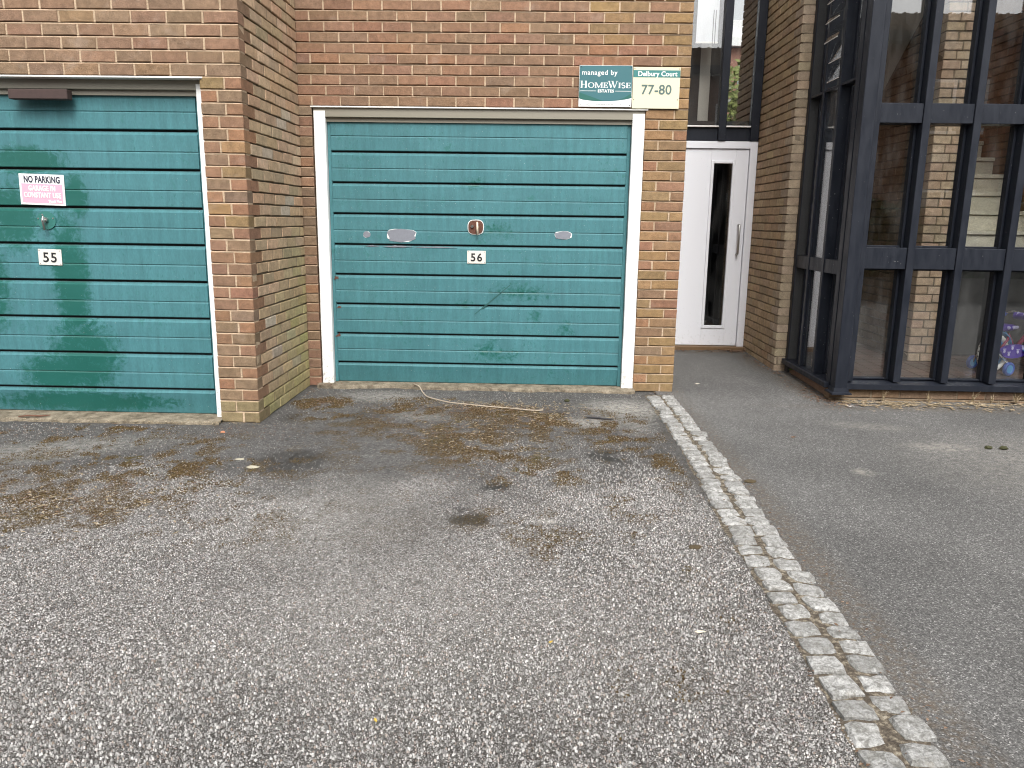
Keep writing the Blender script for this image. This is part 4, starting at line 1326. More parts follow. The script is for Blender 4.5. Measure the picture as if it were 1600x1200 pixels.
def stair_interior():
    # the wall that ends in a pier beside the stairs
    X1, X2, Y0 = 2.29, 2.62, 0.85
    th = thing("brick_wall", "pale buff brick pier end seen through the second bay of stairwell glass", "wall", (X1, Y0, 0), 0, "brick walls inside the building")
    P, S = [], []
    for row in range(2, 46):
        if row % 2: P += [(row, 0, .15, .1025), (row, .16, .32, .1025)]
        else: P += [(row, 0, .1025, .215), (row, .1125, .3275, .1025)]
        S.append((row, 0, .3275))
    lay(th, P, lambda row, a, b, r: r.choice(PAL['pale']), 300, 22)
    mortar(th, S, P, 'struck', MORTAR_TAN)
    th = thing("brick_wall", "dim brick wall running back inside the stairwell from the pale pier", "wall", (X1, 4.2, 0), R(-90), "brick walls inside the building")
    P, S = [], []
    L = 3.34
    for row in range(2, 46):
        u = L - (.1125 if row % 2 else .225)
        e = u
        while u > .1:
            P.append((row, u - BL, u, .1025)); u -= MOD
        S.append((row, u, e))
    P.sort(key=lambda p: -p[1])
    lay(th, P, lambda row, a, b, r: r.choice(PAL['brown']), 300, 23)
    mortar(th, S, P, 'raked', MORTAR_TAN)
    MB().box(.0, L - .23, .1025, .325, .15, 4.6).build("masonry", MASONRY, th)
    th = thing("brick_wall", "shadowy brick wall at the right side of the concrete stairs", "wall", (3.6, 4.2, 0), R(-90), "brick walls inside the building")
    P, S = [], []
    for row in range(12, 46):
        u = 3.3 - (.1125 if row % 2 else 0)
        e = u
        while u > .9:
            P.append((row, u - BL, u, .1025)); u -= MOD
        S.append((row, u, e))
    P.sort(key=lambda p: -p[1])
    lay(th, P, lambda row, a, b, r: tuple(x * .95 for x in r.choice(PAL['red'])), 300, 24)
    mortar(th, S, P, 'raked', MORTAR_TAN)
    MB().box(-.2, 4.15, .1025, .3, .0, 4.6).build("masonry", MASONRY, th)
    # stairs
    th = thing("staircase", "pale concrete staircase climbing away behind the glazed screen", "staircase", (2.63, 1.2, 1.16))
    for i in range(8):
        m = MB(); z1 = .185 * (i + 1)
        m.box(0.0, .965, .255 * i, .255 * (i + 1) + .03, z1 - .1845, z1 - .0445, .003)
        st = m.build("step", STEP, th)
        MB().box(0.0, .965, .255 * i - .022, .255 * (i + 1) - .002 + .02, z1 - .038, z1 - .0005, .004).build("tread", STEP, st)
    MB().box(0, .965, 2.04, 3.0, 1.30, 1.47).build("landing", STEP, th)
    MB().box(0.0, .965, .02, .12, -1.0, -.003).build("understair_dark_sheet", DARKROOM, th)  # near-black sheet painted in for the dark void under the stairs
    # return flight whose sloping underside is seen in the left bay
    th = thing("stair_flight", "pale sloping underside of the upper stair flight in the left bay of the stairwell", "stair flight", (1.34, 1.0, 3.45))
    m = MB()
    m.add([(0, 0, 0), (.94, 0, 0), (.94, 2.2, -1.69), (0, 2.2, -1.69), (0, 0, .18), (.94, 0, .18), (.94, 2.2, -1.51), (0, 2.2, -1.51)],
          [(0, 3, 2, 1), (4, 5, 6, 7), (0, 1, 5, 4), (1, 2, 6, 5), (2, 3, 7, 6), (3, 0, 4, 7)])
    m.build("soffit_slab", PLASTER, th)
    MB().box(0, .94, 2.2, 3.1, -1.70, -1.52).build("half_landing", PLASTER, th)
    # shell: back wall, far left wall and roof
    th = thing("stairwell_shell", "plain back wall and roof enclosing the stairwell behind the glazing", "stairwell", (1.2, 4.2, 0))
    MB().box(.25, 4.6, .0, .2, 0, 4.6).build("back_wall", PLASTER, th)
    MB().box(.25, .35, -3.2, -.001, 0, 4.6).build("left_wall", PLASTER, th)
    MB().box(.014, .35, -3.3, -3.201, 0, 4.6).build("return_wall", DARKROOM, th)
    MB().box(-.05, 4.6, -4.46, -2.6, 4.601, 4.9).build("roof_slab", MASONRY, th)
    MB().box(.25, 4.6, -2.599, .2, 4.70, 4.71).build("added_roof_glass", GLASS, th)  # unseen glass roof panel, added to let daylight onto the stairs
    MB().box(END - 1.2, END - 1.0, -4.4, .2, 0, 4.6).build("right_wall", PLASTER, th)
    # tiled floor
    t = NT("quarry_tile")
    oi = t.n("ShaderNodeObjectInfo"); w = t.coord('World')
    c = t.mix(oi.outputs['Random'], (0.085, 0.055, 0.045), (0.15, 0.095, 0.078))
    c = t.mix(1.0, c, t.ramp(t.noise(w, 40, 4), [(.3, .75), (.7, 1.2)]), 'MULTIPLY')
    tm = t.fin(c, 0.35)
    fl = MB().box(0, 3.5, 0, 4.2, 0, .138).build("hall_floor", plain("grout", (0.42, 0.38, 0.34), .9), loc=(1.315, -.03, .006))
    tag(fl, "brown quarry tiled floor of the stairwell hall", kind='structure')
    s = .150
    me = [mesh("tile", *(lambda m: (m.v, m.f))(MB().box(.003, s - .003, .003, s - .003, 0, .009, .0015)), tm)]
    for i in range(16):
        for j in range(12):
            o = link("tile", me[0], fl, loc=(.005 + i * s, .04 + j * s, .1375))
stair_interior()

# ------------------------------------------------------------------ child's bicycle behind the glass
def bicycle():
    ang = R(22)
    th = thing("bicycle", "child's purple and pink bicycle with white tyres parked behind the stairwell glass", "bicycle", (2.765, 0.36, 0.1535), ang)
    th.scale = (1.15, 1.15, 1.15)
    PURP = plain("purple_plastic", (0.075, 0.030, 0.36), 0.35, var=.1)
    SPOT = plain("pale_paw_print", (0.62, 0.60, 0.86), 0.4)
    MAG = plain("magenta_paint", (0.26, 0.012, 0.06), 0.3)
    BLU = plain("sky_blue_plastic", (0.12, 0.40, 0.75), 0.35)
    WT = plain("white_tyre", (0.85, 0.85, 0.81), 0.7)
    CH = plain("chrome", (0.7, 0.7, 0.7), 0.12, 1.0, .02)
    ROYAL = plain("royal_blue_plastic", (0.05, 0.12, 0.5), 0.4)
    r = .148
    for k, x in enumerate((0.0, .52)):
        ty = MB(); ty.torus((0, 0, 0), r - .024, .024, (0, 1, 0), 36, 10, 1.15)
        w = ty.build("tyre", WT, th, True, loc=(x, 0, r))
        st = MB()
        for i in range(26):
            a = 2 * math.pi * i / 26
            for s in (-.016, 0, .016):
                aa = a + (.12 if s == 0 else 0)
                st.ball(((r - .001 - abs(s) * .35) * math.cos(aa), s, (r - .001 - abs(s) * .35) * math.sin(aa)), .0055, 5, 4)
        st.build("tread_stud", BLACK, w)
        MB().torus((0, 0, 0), r - .05, .011, (0, 1, 0), 28, 8, 1.6).build("rim", BLU, w, True)
        sp = MB()
        for i in range(10):
            a = 2 * math.pi * i / 10
            sp.tube([(0, .01, 0), ((r - .05) * math.cos(a), 0, (r - .05) * math.sin(a))], .0022, 5)
        sp.disc((0, 0, 0), .02, (0, 1, 0), .06, 12); sp.build("spokes", CH, w)
    f = MB()
    hd = (.40, 0, .345); bb = (.22, 0, .16); st = (.13, 0, .285)
    f.tube([(0, -.035, r), (.10, -.03, .25), st], .010).tube([(0, .035, r), (.10, .03, .25), st], .010)
    f.tube([(0, -.035, r), bb], .009).tube([(0, .035, r), bb], .009)
    f.tube([st, bb], .014).tube([bb, (.33, 0, .27), hd], .017).tube([(.39, 0, .37), (.42, 0, .30)], .017)
    f.tube([(.42, 0, .30), (.44, -.04, .27), (.52, -.042, r)], .011).tube([(.42, 0, .30), (.44, .04, .27), (.52, .042, r)], .011)
    f.build("frame", MAG, th, True)
    g = MB()
    o = []
    for k in range(20):
        a = 2 * math.pi * k / 20
        o.append((.125 + (.16 if math.cos(a) > 0 else .13) * math.cos(a), .165 + .052 * math.sin(a)))
    g.prism(o, -.075, -.050)
    cg = g.build("chain_guard", PURP, th)
    sp = MB()
    for x, z in ((.02, .17), (.07, .145), (.10, .19), (.16, .16), (.21, .185), (.24, .155)):
        sp.disc((x, -.0765, z), .012, (0, 1, 0), .002, 10)
        for dx in (-.011, 0, .011):
            sp.disc((x + dx, -.0765, z + .017), .0045, (0, 1, 0), .002, 8)
    sp.build("paw_print", SPOT, cg)
    s = MB(); s.ball((0, 0, 0), .1, 16, 10, (1.15, .62, .28))
    se = s.build("saddle", PURP, th, True, loc=(.085, 0, .335))
    s2 = MB()
    for x, y, z in ((.05, -.052, .004), (.02, -.058, .006), (-.03, -.057, .006), (.085, -.036, .003)):
        s2.ball((x, y, z), .013, 8, 6)
    s2.build("paw_print", SPOT, se)
    MB().tube([st, (.10, 0, .335)], .011).build("seat_post", CH, th)
    MB().tube([(.39, 0, .36), (.36, 0, .40)], .010).tube([(.30, -.20, .405), (.32, -.12, .435), (.36, -.05, .395), (.36, .05, .395), (.32, .12, .435), (.30, .20, .405)], .010).build("handlebar", CH, th, True)
    MB().tube([(.33, -.13, .405), (.33, .11, .405)], .028, 12).build("bar_pad", PURP, th)
    b2 = MB()
    for y in (-.08, -.03, .03, .08):
        b2.disc((.318, y, .420), .011, (.4, -.3, 1), .03, 8)
    b2.build("paw_print", SPOT, th)
    for sy in (-1, 1):
        MB().tube([(.31, sy * .17, .412), (.28, sy * .25, .39)], .016, 10).build("grip", ROYAL, th)
        tw = MB().torus((0, 0, 0), .040, .013, (0, 1, 0), 20, 8, 1.2).build("training_wheel", ROYAL, th, True, loc=(-.01, sy * .15, .053))
        MB().disc((0, 0, 0), .034, (0, 1, 0), .022, 18).build("hub", BLU, tw)
        MB().tube([(0, sy * .05, r), (-.005, sy * .13, .10), (-.01, sy * .145, .053)], .007, 6).build("stay", CH, tw, loc=(.01, -sy * .15, -.053))
    MB().ball((0, 0, 0), .026, 12, 8, (1, 1, .8)).build("bell", CH, th, True, loc=(.33, -.13, .465))
    m = MB()
    for i in range(9):
        a = R(5 + 11 * i); b_ = R(5 + 11 * (i + 1))
        q = r + .014
        m.add([(q * math.cos(a), -.032, q * math.sin(a)), (q * math.cos(b_), -.032, q * math.sin(b_)), (q * math.cos(b_), .032, q * math.sin(b_)), (q * math.cos(a), .032, q * math.sin(a)),
               ((q + .006) * math.cos(a), -.030, (q + .006) * math.sin(a)), ((q + .006) * math.cos(b_), -.030, (q + .006) * math.sin(b_)), ((q + .006) * math.cos(b_), .030, (q + .006) * math.sin(b_)), ((q + .006) * math.cos(a), .030, (q + .006) * math.sin(a))],
              [(0, 3, 2, 1), (4, 5, 6, 7), (0, 1, 5, 4), (2, 3, 7, 6)])
    m.build("mudguard", BLU, th, loc=(0, 0, r))
    cr = MB()
    cr.tube([(.22, -.09, .17), (.22, .09, .17)], .008).tube([(.22, -.09, .17), (.28, -.10, .09)], .008).tube([(.22, .09, .17), (.16, .10, .25)], .008)
    cr.box(.245, .315, -.155, -.105, .075, .097, .004).box(.125, .195, .105, .155, .24, .262, .004)
    cr.build("pedal_crank", BLU, th)
bicycle()

# ------------------------------------------------------------------ concrete thresholds, setts
def thresholds():
    for nm, x0, x1, yb, yf, h, lab, sd in (("threshold", -2.95, -0.33, 0.10, -0.080, .030, "weathered concrete threshold strip under the middle garage door", 3),
                                          ("threshold", -6.2, -3.28, -1.08, -1.325, .024, "crumbling concrete threshold strip under the left garage door", 4)):
        r = random.Random(sd)
        n = 90
        vs, fs = [], []
        off = 0
        for i in range(n + 1):
            x = x0 + (x1 - x0) * i / n
            off = off * .75 + r.uniform(-.014, .014)
            y = yf + off + .012 * math.sin(i * .23 + sd)
            vs += [(x, yb, h), (x, y + .03, h - r.uniform(0, .004)), (x, y + .006, h - .008 - r.uniform(0, .006)), (x, y, -.004)]
        for i in range(n):
            for k in range(3):
                fs.append((i * 4 + k, i * 4 + k + 1, i * 4 + k + 5, i * 4 + k + 4))
        o = MB().add(vs, fs).build(nm, CONC)
        tag(o, lab, "threshold", "concrete garage thresholds")
thresholds()

def sett_mat():
    t = NT("granite_sett")
    oi = t.n("ShaderNodeObjectInfo"); w = t.coord('World')
    c = t.mix(oi.outputs['Random'], (0.31, 0.308, 0.298), (0.47, 0.465, 0.45))
    n = t.noise(w, 38, 5, 0.7, .6)
    c = t.mix(t.ramp(n, [(.40, .85), (.60, 0.0)]), c, (0.15, 0.145, 0.13))
    n2 = t.noise(w, 170, 3, .6)
    c = t.mix(1.0, c, t.ramp(n2, [(.3, .66), (.7, 1.25)]), 'MULTIPLY')
    c = t.mix(t.ramp(t.noise(w, 14, 4, .7), [(.60, 0), (.75, .4)]), c, (0.19, 0.155, 0.10))
    return t.fin(c, 0.85, t.bump(t.math('ADD', n, t.math('MULTIPLY', n2, .5)), .8, .012), spec=.3)
SETT = sett_mat()

def setts():
    t = NT("gritty_joint_soil")
    w = t.coord('World')
    n = t.noise(w, 45, 5, .75)
    c = t.ramp(n, [(.34, (0.035, 0.026, 0.018)), (.50, (0.095, 0.076, 0.055)), (.60, (0.24, 0.205, 0.15)), (.72, (0.42, 0.385, 0.32))])
    jm = t.fin(c, .95, t.bump(t.noise(w, 110, 3), .9, .012))
    cx = lambda y: -0.148 - 0.012 * math.sin(y * 1.1) + (0.010 * y if y > -2.5 else -.025 + .0 * y)
    def cx(y):
        return float(np.interp(y, [-7, -4.55, -3.9, -3.1, -1.62, -.15], [-.190, -.182, -.157, -.165, -.125, -.138]))
    ys = np.linspace(-7.0, -.135, 120)
    vs, fs = [], []
    for y in ys:
        for k_, dx in enumerate((-.122, -.05, .05, .116)):
            e_ = k_ in (0, 3)
            vs.append((cx(y) + dx + (random.uniform(-.008, .008) if e_ else 0), y, (.001 if e_ else .0065) + random.uniform(-.001, .002)))
    for i in range(len(ys) - 1):
        for k in range(3):
            fs.append((i * 4 + k, i * 4 + k + 1, i * 4 + k + 5, i * 4 + k + 4))
    th = MB().add(vs, fs).build("sett_strip", jm)
    tag(th, "double row of pale granite setts between driveway and footpath", kind='structure')
    protos = []
    for v in range(14):
        r = random.Random(100 + v)
        n = 10
        base = [(-.5, -.5), (-.17, -.5), (.17, -.5), (.5, -.5), (.5, 0), (.5, .5), (.17, .5), (-.17, .5), (-.5, .5), (-.5, 0)]
        low, up, top = [], [], []
        for x, y in base:
            k = 1 + r.uniform(-.14, .07)
            if abs(x) == .5 and abs(y) == .5: k *= .90
            px, py = x * .102 * k, y * .088 * k
            low.append((px * 1.04, py * 1.04, -.02)); up.append((px, py, .002 + r.uniform(-.003, .003))); top.append((px * r.uniform(.70, .88), py * r.uniform(.68, .86), .0105 + r.uniform(-.004, .004)))
        vs = low + up + top + [(0, 0, .011 + r.uniform(-.003, .002))]
        fs = []
        for i in range(n):
            k = (i + 1) % n
            fs += [(i, k, n + k, n + i), (n + i, n + k, 2 * n + k, 2 * n + i), (2 * n + i, 2 * n + k, 3 * n)]
        protos.append(mesh("sett", vs, fs, SETT))
    r = random.Random(9)
    for side in (-1, 1):
        y = -.20 + (0.02 if side > 0 else 0)
        while y > -6.3:
            L = r.uniform(.088, .120)
            o = link("sett", r.choice(protos), th)
            wob = r.uniform(-.008, .008)
            o.location = (cx(y) + side * (.060 + r.uniform(-.004, .006)) + wob, y - L / 2, .005 + r.uniform(-.003, .005))
            o.rotation_euler = (r.uniform(-.06, .06), r.uniform(-.06, .06), r.uniform(-.10, .10) + (math.pi if r.random() < .5 else 0))
            o.scale = (r.uniform(1.0, 1.10), (L - .003) / .088, 1)
            y -= L + r.uniform(.002, .012)
setts()

# ------------------------------------------------------------------ litter: moss crumbs, leaves, straw, cord, odd bits
def crumbs():
    X, Y = DX.ravel(), DY.ravel()
    w = np.clip(DMOSS.ravel() - .28, 0, None) ** 1.2
    ok = (X > -5.2) & (Y > -5.2)
    w = np.where(ok, w, 0); w /= w.sum()
    N = 78000
    idx = rng.choice(len(X), N, p=w)
    px = X[idx] + rng.uniform(-.014, .014, N); py = Y[idx] + rng.uniform(-.014, .014, N)
    keep = (px < -.30) & ~((px < -3.0) & (py > -1.36)) & (py < -.13)
    px, py = px[keep], py[keep]; N = len(px)
    s = rng.uniform(.0018, .0060, N); h = s * rng.uniform(.3, .8, N); a = rng.uniform(0, 6.28, N)
    el = rng.uniform(.6, 1.9, N)
    vs = np.zeros((N, 5, 3))
    for k in range(4):
        ang = a + k * math.pi / 2
        rad = s * (el if k % 2 == 0 else 1.0)
        vs[:, k, 0] = px + rad * np.cos(ang); vs[:, k, 1] = py + rad * np.sin(ang); vs[:, k, 2] = .000
    vs[:, 4, 0] = px + rng.uniform(-.3, .3, N) * s; vs[:, 4, 1] = py + rng.uniform(-.3, .3, N) * s; vs[:, 4, 2] = .003 + h
    b = np.arange(N)[:, None] * 5
    f = np.stack([np.concatenate([b + k, b + (k + 1) % 4, b + 4], 1) for k in range(4)], 1).reshape(-1, 3)
    t = NT("dry_moss")
    w_ = t.coord('World')
    n = t.noise(w_, 70, 3, .8); n2 = t.noise(w_, 3, 3)
    c = t.ramp(n, [(.32, (0.022, 0.014, 0.008)), (.48, (0.062, 0.041, 0.020)), (.60, (0.110, 0.078, 0.034)), (.74, (0.26, 0.21, 0.13))])
    c = t.mix(t.ramp(n2, [(.54, 0.), (.70, .45)]), c, (0.062, 0.058, 0.014))
    me = mesh("moss_crumbs", vs.reshape(-1, 3), f.tolist(), t.fin(c, .95, spec=.1))
    o = link("moss_crumbs", me)
    tag(o, "brown moss crumbs and silt scattered over the driveway", kind='stuff')
crumbs()

def chippings():
    X, Y = DX.ravel(), DY.ravel()
    ok = (X > -5.0) & (X < -.28) & (Y > -5.0) & (Y < -.12) & ~((X < -2.98) & (Y > -1.36))
    w = np.where(ok, DAGG.ravel() ** 1.9 * np.clip(1 - .85 * DDARK.ravel() - .75 * DMOSS.ravel(), .03, 1), 0); w /= w.sum()
    N = 125000
    idx = rng.choice(len(X), N, p=w)
    px = X[idx] + rng.uniform(-.0115, .0115, N); py = Y[idx] + rng.uniform(-.0115, .0115, N)
    s = rng.uniform(.0017, .0039, N); h = s * rng.uniform(.25, .7, N); a = rng.uniform(0, 6.28, N); el = rng.uniform(.8, 1.7, N)
    vs = np.zeros((N, 9, 3))
    for k in range(4):
        ang = a + k * math.pi / 2 + rng.uniform(-.3, .3, N)
        rad = s * (el if k % 2 == 0 else 1.0)
        vs[:, k, 0] = px + rad * np.cos(ang); vs[:, k, 1] = py + rad * np.sin(ang); vs[:, k, 2] = -.001
        vs[:, 4 + k, 0] = px + .66 * rad * np.cos(ang); vs[:, 4 + k, 1] = py + .66 * rad * np.sin(ang); vs[:, 4 + k, 2] = .0035 + h * rng.uniform(.6, 1.1, N)
    vs[:, 8, 0] = px; vs[:, 8, 1] = py; vs[:, 8, 2] = .004 + h
    b = np.arange(N)[:, None] * 9
    tri = []
    for k in range(4):
        l = (k + 1) % 4
        tri += [np.concatenate([b + k, b + l, b + 4 + l], 1), np.concatenate([b + k, b + 4 + l, b + 4 + k], 1), np.concatenate([b + 4 + k, b + 4 + l, b + 8], 1)]
    f = np.stack(tri, 1).reshape(-1, 3).astype(np.int32)
    me = bpy.data.meshes.new("chippings")
    me.vertices.add(N * 9); me.vertices.foreach_set('co', vs.ravel())
    me.loops.add(f.size); me.loops.foreach_set('vertex_index', f.ravel())
    me.polygons.add(len(f)); me.polygons.foreach_set('loop_start', np.arange(0, f.size, 3, dtype=np.int32))
    me.update(); me.validate()
    at = me.attributes.new('tone', 'FLOAT', 'POINT')
    at.data.foreach_set('value', np.repeat(rng.random(N) * np.clip(.25 + .75 * DAGG.ravel()[idx], 0, 1), 9).astype(np.float32))
    t = NT("stone_chip")
    tone = t.attr('tone')
    c = t.ramp(tone, [(0, (0.07, 0.068, 0.065)), (.3, (0.185, 0.179, 0.171)), (.65, (0.315, 0.306, 0.294)), (.9, (0.45, 0.438, 0.422)), (1.0, (0.62, 0.605, 0.585))])
    c = t.mix(t.ramp(t.math('FRACT', t.math('MULTIPLY', tone, 17.3)), [(.88, 0.0), (.91, .5)]), c, (0.28, 0.20, 0.15))
    me.materials.append(t.fin(c, .85, spec=.3))
    o = link("stone_chippings", me)
    tag(o, "loose and bedded grey stone chippings of the driveway surface", kind='stuff')
chippings()

def leaf_pile(name, spots, mat, label, size, flat=.5, long=1.0):
    """spots: (x, y, z, rx, ry, count)"""
    vs, fs = [], []
    for (cx, cy, cz, rx, ry, n) in spots:
        for _ in range(n):
            x = cx + (random.uniform(-1, 1) if rx > 5 * ry else random.gauss(0, .5)) * rx; y = cy + (random.uniform(-1, 1) if ry > 5 * rx else random.gauss(0, .5)) * ry
            a = random.uniform(0, 6.28); s = size * random.uniform(.5, 1.3); l = s * long
            z = cz + random.uniform(.002, .010)
            up = s * random.uniform(.05, flat)
            ca, sa = math.cos(a), math.sin(a)
            pts = [(-l, 0, 0), (0, -s * .5, up), (l, 0, random.uniform(0, up)), (0, s * .5, up * random.uniform(.2, 1)), (0, 0, up * .3)]
            k = len(vs)
            vs += [(x + p * ca - q * sa, y + p * sa + q * ca, z + r_) for p, q, r_ in pts]
            fs += [(k, k + 1, k + 4), (k + 1, k + 2, k + 4), (k + 2, k + 3, k + 4), (k + 3, k, k + 4)]
    o = link(name, mesh(name, vs, fs, mat))
    return tag(o, label, kind='stuff')

def litter_mat(name, stops):
    t = NT(name)
    n = t.noise(t.coord('World'), 55, 2, .8)
    return t.fin(t.ramp(n, stops), .8, spec=.2)
LEAF = litter_mat("dead_leaf", [(.3, (0.045, 0.024, 0.016)), (.5, (0.14, 0.085, 0.055)), (.65, (0.27, 0.19, 0.135)), (.8, (0.42, 0.33, 0.25))])
STRAW = litter_mat("dry_straw", [(.3, (0.10, 0.07, 0.04)), (.5, (0.30, 0.23, 0.14)), (.7, (0.58, 0.49, 0.36))])
leaf_pile("leaf_litter", [(.72, 1.96, .034, .55, .10, 60), (.98, 1.97, .036, .18, .16, 120), (1.06, 1.4, .03, .08, .7, 60)], LEAF, "dead leaves gathered at the foot of the white door", .020)
leaf_pile("leaf_litter", [(1.13, .30, .008, .12, .65, 260), (1.22, -.15, .006, .14, .3, 180), (1.20, -.38, .004, .12, .08, 40)], LEAF, "dead leaves gathered along the side of the stairwell", .013)
leaf_pile("leaf_litter", [(-2.86, -.06, .02, .12, .06, 70), (-2.95, -.25, .004, .06, .2, 30), (-2.3, -.09, .02, .9, .05, 50), (-1.2, -.11, .01, 1.4, .04, 60)], LEAF, "brown leaf scraps along the middle garage threshold", .011)
leaf_pile("straw_litter", [(2.5, -.27, .004, 1.25, .09, 420), (2.5, -.36, .004, 1.25, .16, 220), (1.6, -.30, .004, .35, .12, 140)], STRAW, "dry straw and husks along the stairwell plinth", .016, .25, 1.9)
leaf_pile("straw_litter", [(-4.3, -1.33, .012, 1.2, .035, 150), (-3.5, -1.32, .012, .5, .03, 60)], STRAW, "pale grit and husks along the left garage threshold", .008, .4, 1.3)
leaf_pile("leaf_litter", [(-.15, -3.0, .010, .16, 3.6, 90), (-.02, -2.2, .006, .05, 2.6, 110), (-.29, -2.6, .006, .05, 2.8, 70)], LEAF, "small leaf scraps caught along the granite setts", .008)
leaf_pile("straw_litter", [(-1.4, -.62, .004, .7, .18, 330), (-1.05, -.95, .004, .3, .2, 120), (-3.4, -2.8, .004, .7, .4, 160), (-1.5, -1.4, .004, .5, .5, 150)], STRAW, "straw bits scattered on the mossy patch of driveway", .009, .2, 2.2)

leaf_pile("leaf_litter", [(-1.5, -.72, .003, .60, .18, 700), (-1.1, -1.0, .003, .45, .28, 420), (-1.7, -1.4, .003, .55, .45, 480), (-2.75, -.62, .003, .22, .25, 260), (-2.1, -.85, .003, .4, .35, 300), (-3.3, -2.6, .003, .7, .5, 520), (-3.9, -2.9, .003, .5, .4, 260), (-1.4, -2.2, .003, .45, .45, 260), (-.7, -1.3, .003, .3, .4, 160), (-4.2, -1.55, .003, .7, .2, 220), (-2.9, -1.5, .003, .6, .3, 200)], LEAF, "brown leaf crumbs over the mossy patches of the driveway", .0072, .5, 1.2)
# dry seedlings against the plinth
def seedlings():
    for i, x in enumerate((1.62, 1.98, 2.32, 2.47, 2.66, 3.02)):
        th = MB()
        r = random.Random(i)
        for _ in range(7):
            a = r.uniform(-.5, .5); h = r.uniform(.05, .11)
            th.tube([(0, 0, 0), (a * .03, r.uniform(-.02, 0), h * .6), (a * .08, r.uniform(-.04, 0), h)], [.003, .0025, .001], 4)
        o = th.build("dry_weed", STRAW, loc=(x, -.215, .004))
        tag(o, "dried straw coloured weed against the stairwell plinth, " + ["nearest the corner post", "second from the corner post", "third from the corner post", "fourth from the corner post", "fifth from the corner post", "farthest right"][i], "weed", "dried weeds along the plinth")
    th = thing("seedling", "small green and white leaved seedling at the foot of the brick pier", "plant", (1.245, .82, .02))
    G = plain("seedling_green", (0.12, 0.2, 0.05), .7); W = plain("seedling_pale", (0.55, 0.57, 0.45), .7)
    MB().tube([(0, 0, 0), (.01, -.005, .04), (-.01, -.01, .08)], .003, 5).build("stem", G, th)
    m = MB(); m.ball((-.02, -.012, .085), .02, 8, 5, (1.1, .4, .9)); m.build("leaf", W, th)
    MB().ball((.022, -.01, .05), .018, 8, 5, (1.2, .4, .6)).build("leaf", G, th)
    MB().ball((-.03, -.01, .045), .016, 8, 5, (1.2, .4, .5)).build("leaf", G, th)
seedlings()

ROPE = plain("dirty_cream_cord", (0.42, 0.35, 0.27), .8, var=.25, scale=60)
pts = [(-2.16, -.02, .036), (-2.10, -.11, .036), (-2.06, -.20, .012), (-2.00, -.36, .009), (-1.91, -.46, .010), (-1.80, -.545, .009), (-1.66, -.60, .010), (-1.51, -.655, .010), (-1.36, -.69, .009), (-1.24, -.735, .011), (-1.15, -.755, .010), (-1.08, -.74, .012)]
sm = []
for i in range(len(pts) - 1):
    p0, p1, p2, p3 = [Vector(pts[max(0, min(len(pts) - 1, i + k))]) for k in (-1, 0, 1, 2)]
    for k in range(5):
        t_ = k / 5
        sm.append(.5 * ((2 * p1) + (p2 - p0) * t_ + (2 * p0 - 5 * p1 + 4 * p2 - p3) * t_ ** 2 + (3 * p1 - p0 - 3 * p2 + p3) * t_ ** 3))
o = MB().tube(sm, .0044, 7).build("cord", ROPE, smooth=True)
tag(o, "frayed cream cord lying on the driveway before the middle garage", "cord")
o = MB().tube([(-.80, -.93, .010), (-.72, -.945, .012), (-.66, -.96, .009), (-.60, -.975, .010)], [.006, .008, .007, .004], 6).build("twig", plain("dark_twig", (0.03, 0.028, 0.03), .8))
tag(o, "short dark twig on the driveway near the granite setts", "twig")
o = MB().tube([(-4.66, -1.30, .03), (-4.60, -1.29, .036), (-4.52, -1.28, .032), (-4.46, -1.265, .036)], [.004, .006, .006, .003], 6).build("twig", plain("brown_twig", (0.12, 0.05, 0.03), .8))
tag(o, "thin reddish brown twig on the left garage threshold", "twig")

def lump(name, label, cat, loc, s, mat, seed, group=None):
    r = random.Random(seed)
    m = MB(); m.ball((0, 0, s[2] * .6), 1, 9, 6, s)
    m.v = [(x + r.uniform(-.18, .18) * s[0], y + r.uniform(-.18, .18) * s[1], max(-.001, z + r.uniform(-.15, .15) * s[2])) for x, y, z in m.v]
    o = m.build(name, mat, loc=loc)
    return tag(o, label, cat, group)
MOSS = plain("dark_moss", (0.045, 0.045, 0.018), .95, var=.5, scale=120, bumps=.5)
BMOSS = plain("brown_moss", (0.075, 0.055, 0.028), .95, var=.5, scale=120, bumps=.5)
STONE = plain("pale_stone", (0.40, 0.365, 0.28), .85, var=.2, scale=60)
lump("moss_clump", "dark moss clump on the footpath, left one of a close pair", "moss clump", (1.725, -1.51, .004), (.026, .016, .012), MOSS, 1, "moss clumps on the footpath")
lump("moss_clump", "dark moss clump on the footpath, right one of a close pair", "moss clump", (1.812, -1.52, .004), (.026, .018, .014), MOSS, 2, "moss clumps on the footpath")
lump("moss_clump", "flat brown moss clump on the driveway close to the setts", "moss clump", (-.462, -3.17, .002), (.030, .018, .008), BMOSS, 3)
lump("moss_clump", "brown moss clump on the footpath edge just right of the setts", "moss clump", (.02, -2.27, .004), (.035, .022, .008), BMOSS, 4)
lump("moss_clump", "small green brown moss tuft before the middle garage door", "moss clump", (-.90, -.42, .003), (.022, .014, .014), MOSS, 5)
lump("stone", "yellowish stone chip beside the dark round stain on the driveway", "stone", (-2.735, -2.20, .002), (.034, .020, .006), STONE, 6)
lump("stone", "pale stone chip left behind the round stain on the driveway", "stone", (-2.86, -2.06, .002), (.03, .012, .005), STONE, 7)
lump("stone", "small orange stone in front of the brown brick pier", "stone", (-3.18, -1.50, .002), (.016, .011, .008), plain("orange_stone", (0.5, 0.22, 0.12), .8), 8)
PALELEAF = plain("pale_leaf", (0.62, 0.56, 0.44), .8)
YEL = plain("yellow_leaf", (0.55, 0.38, 0.06), .7)
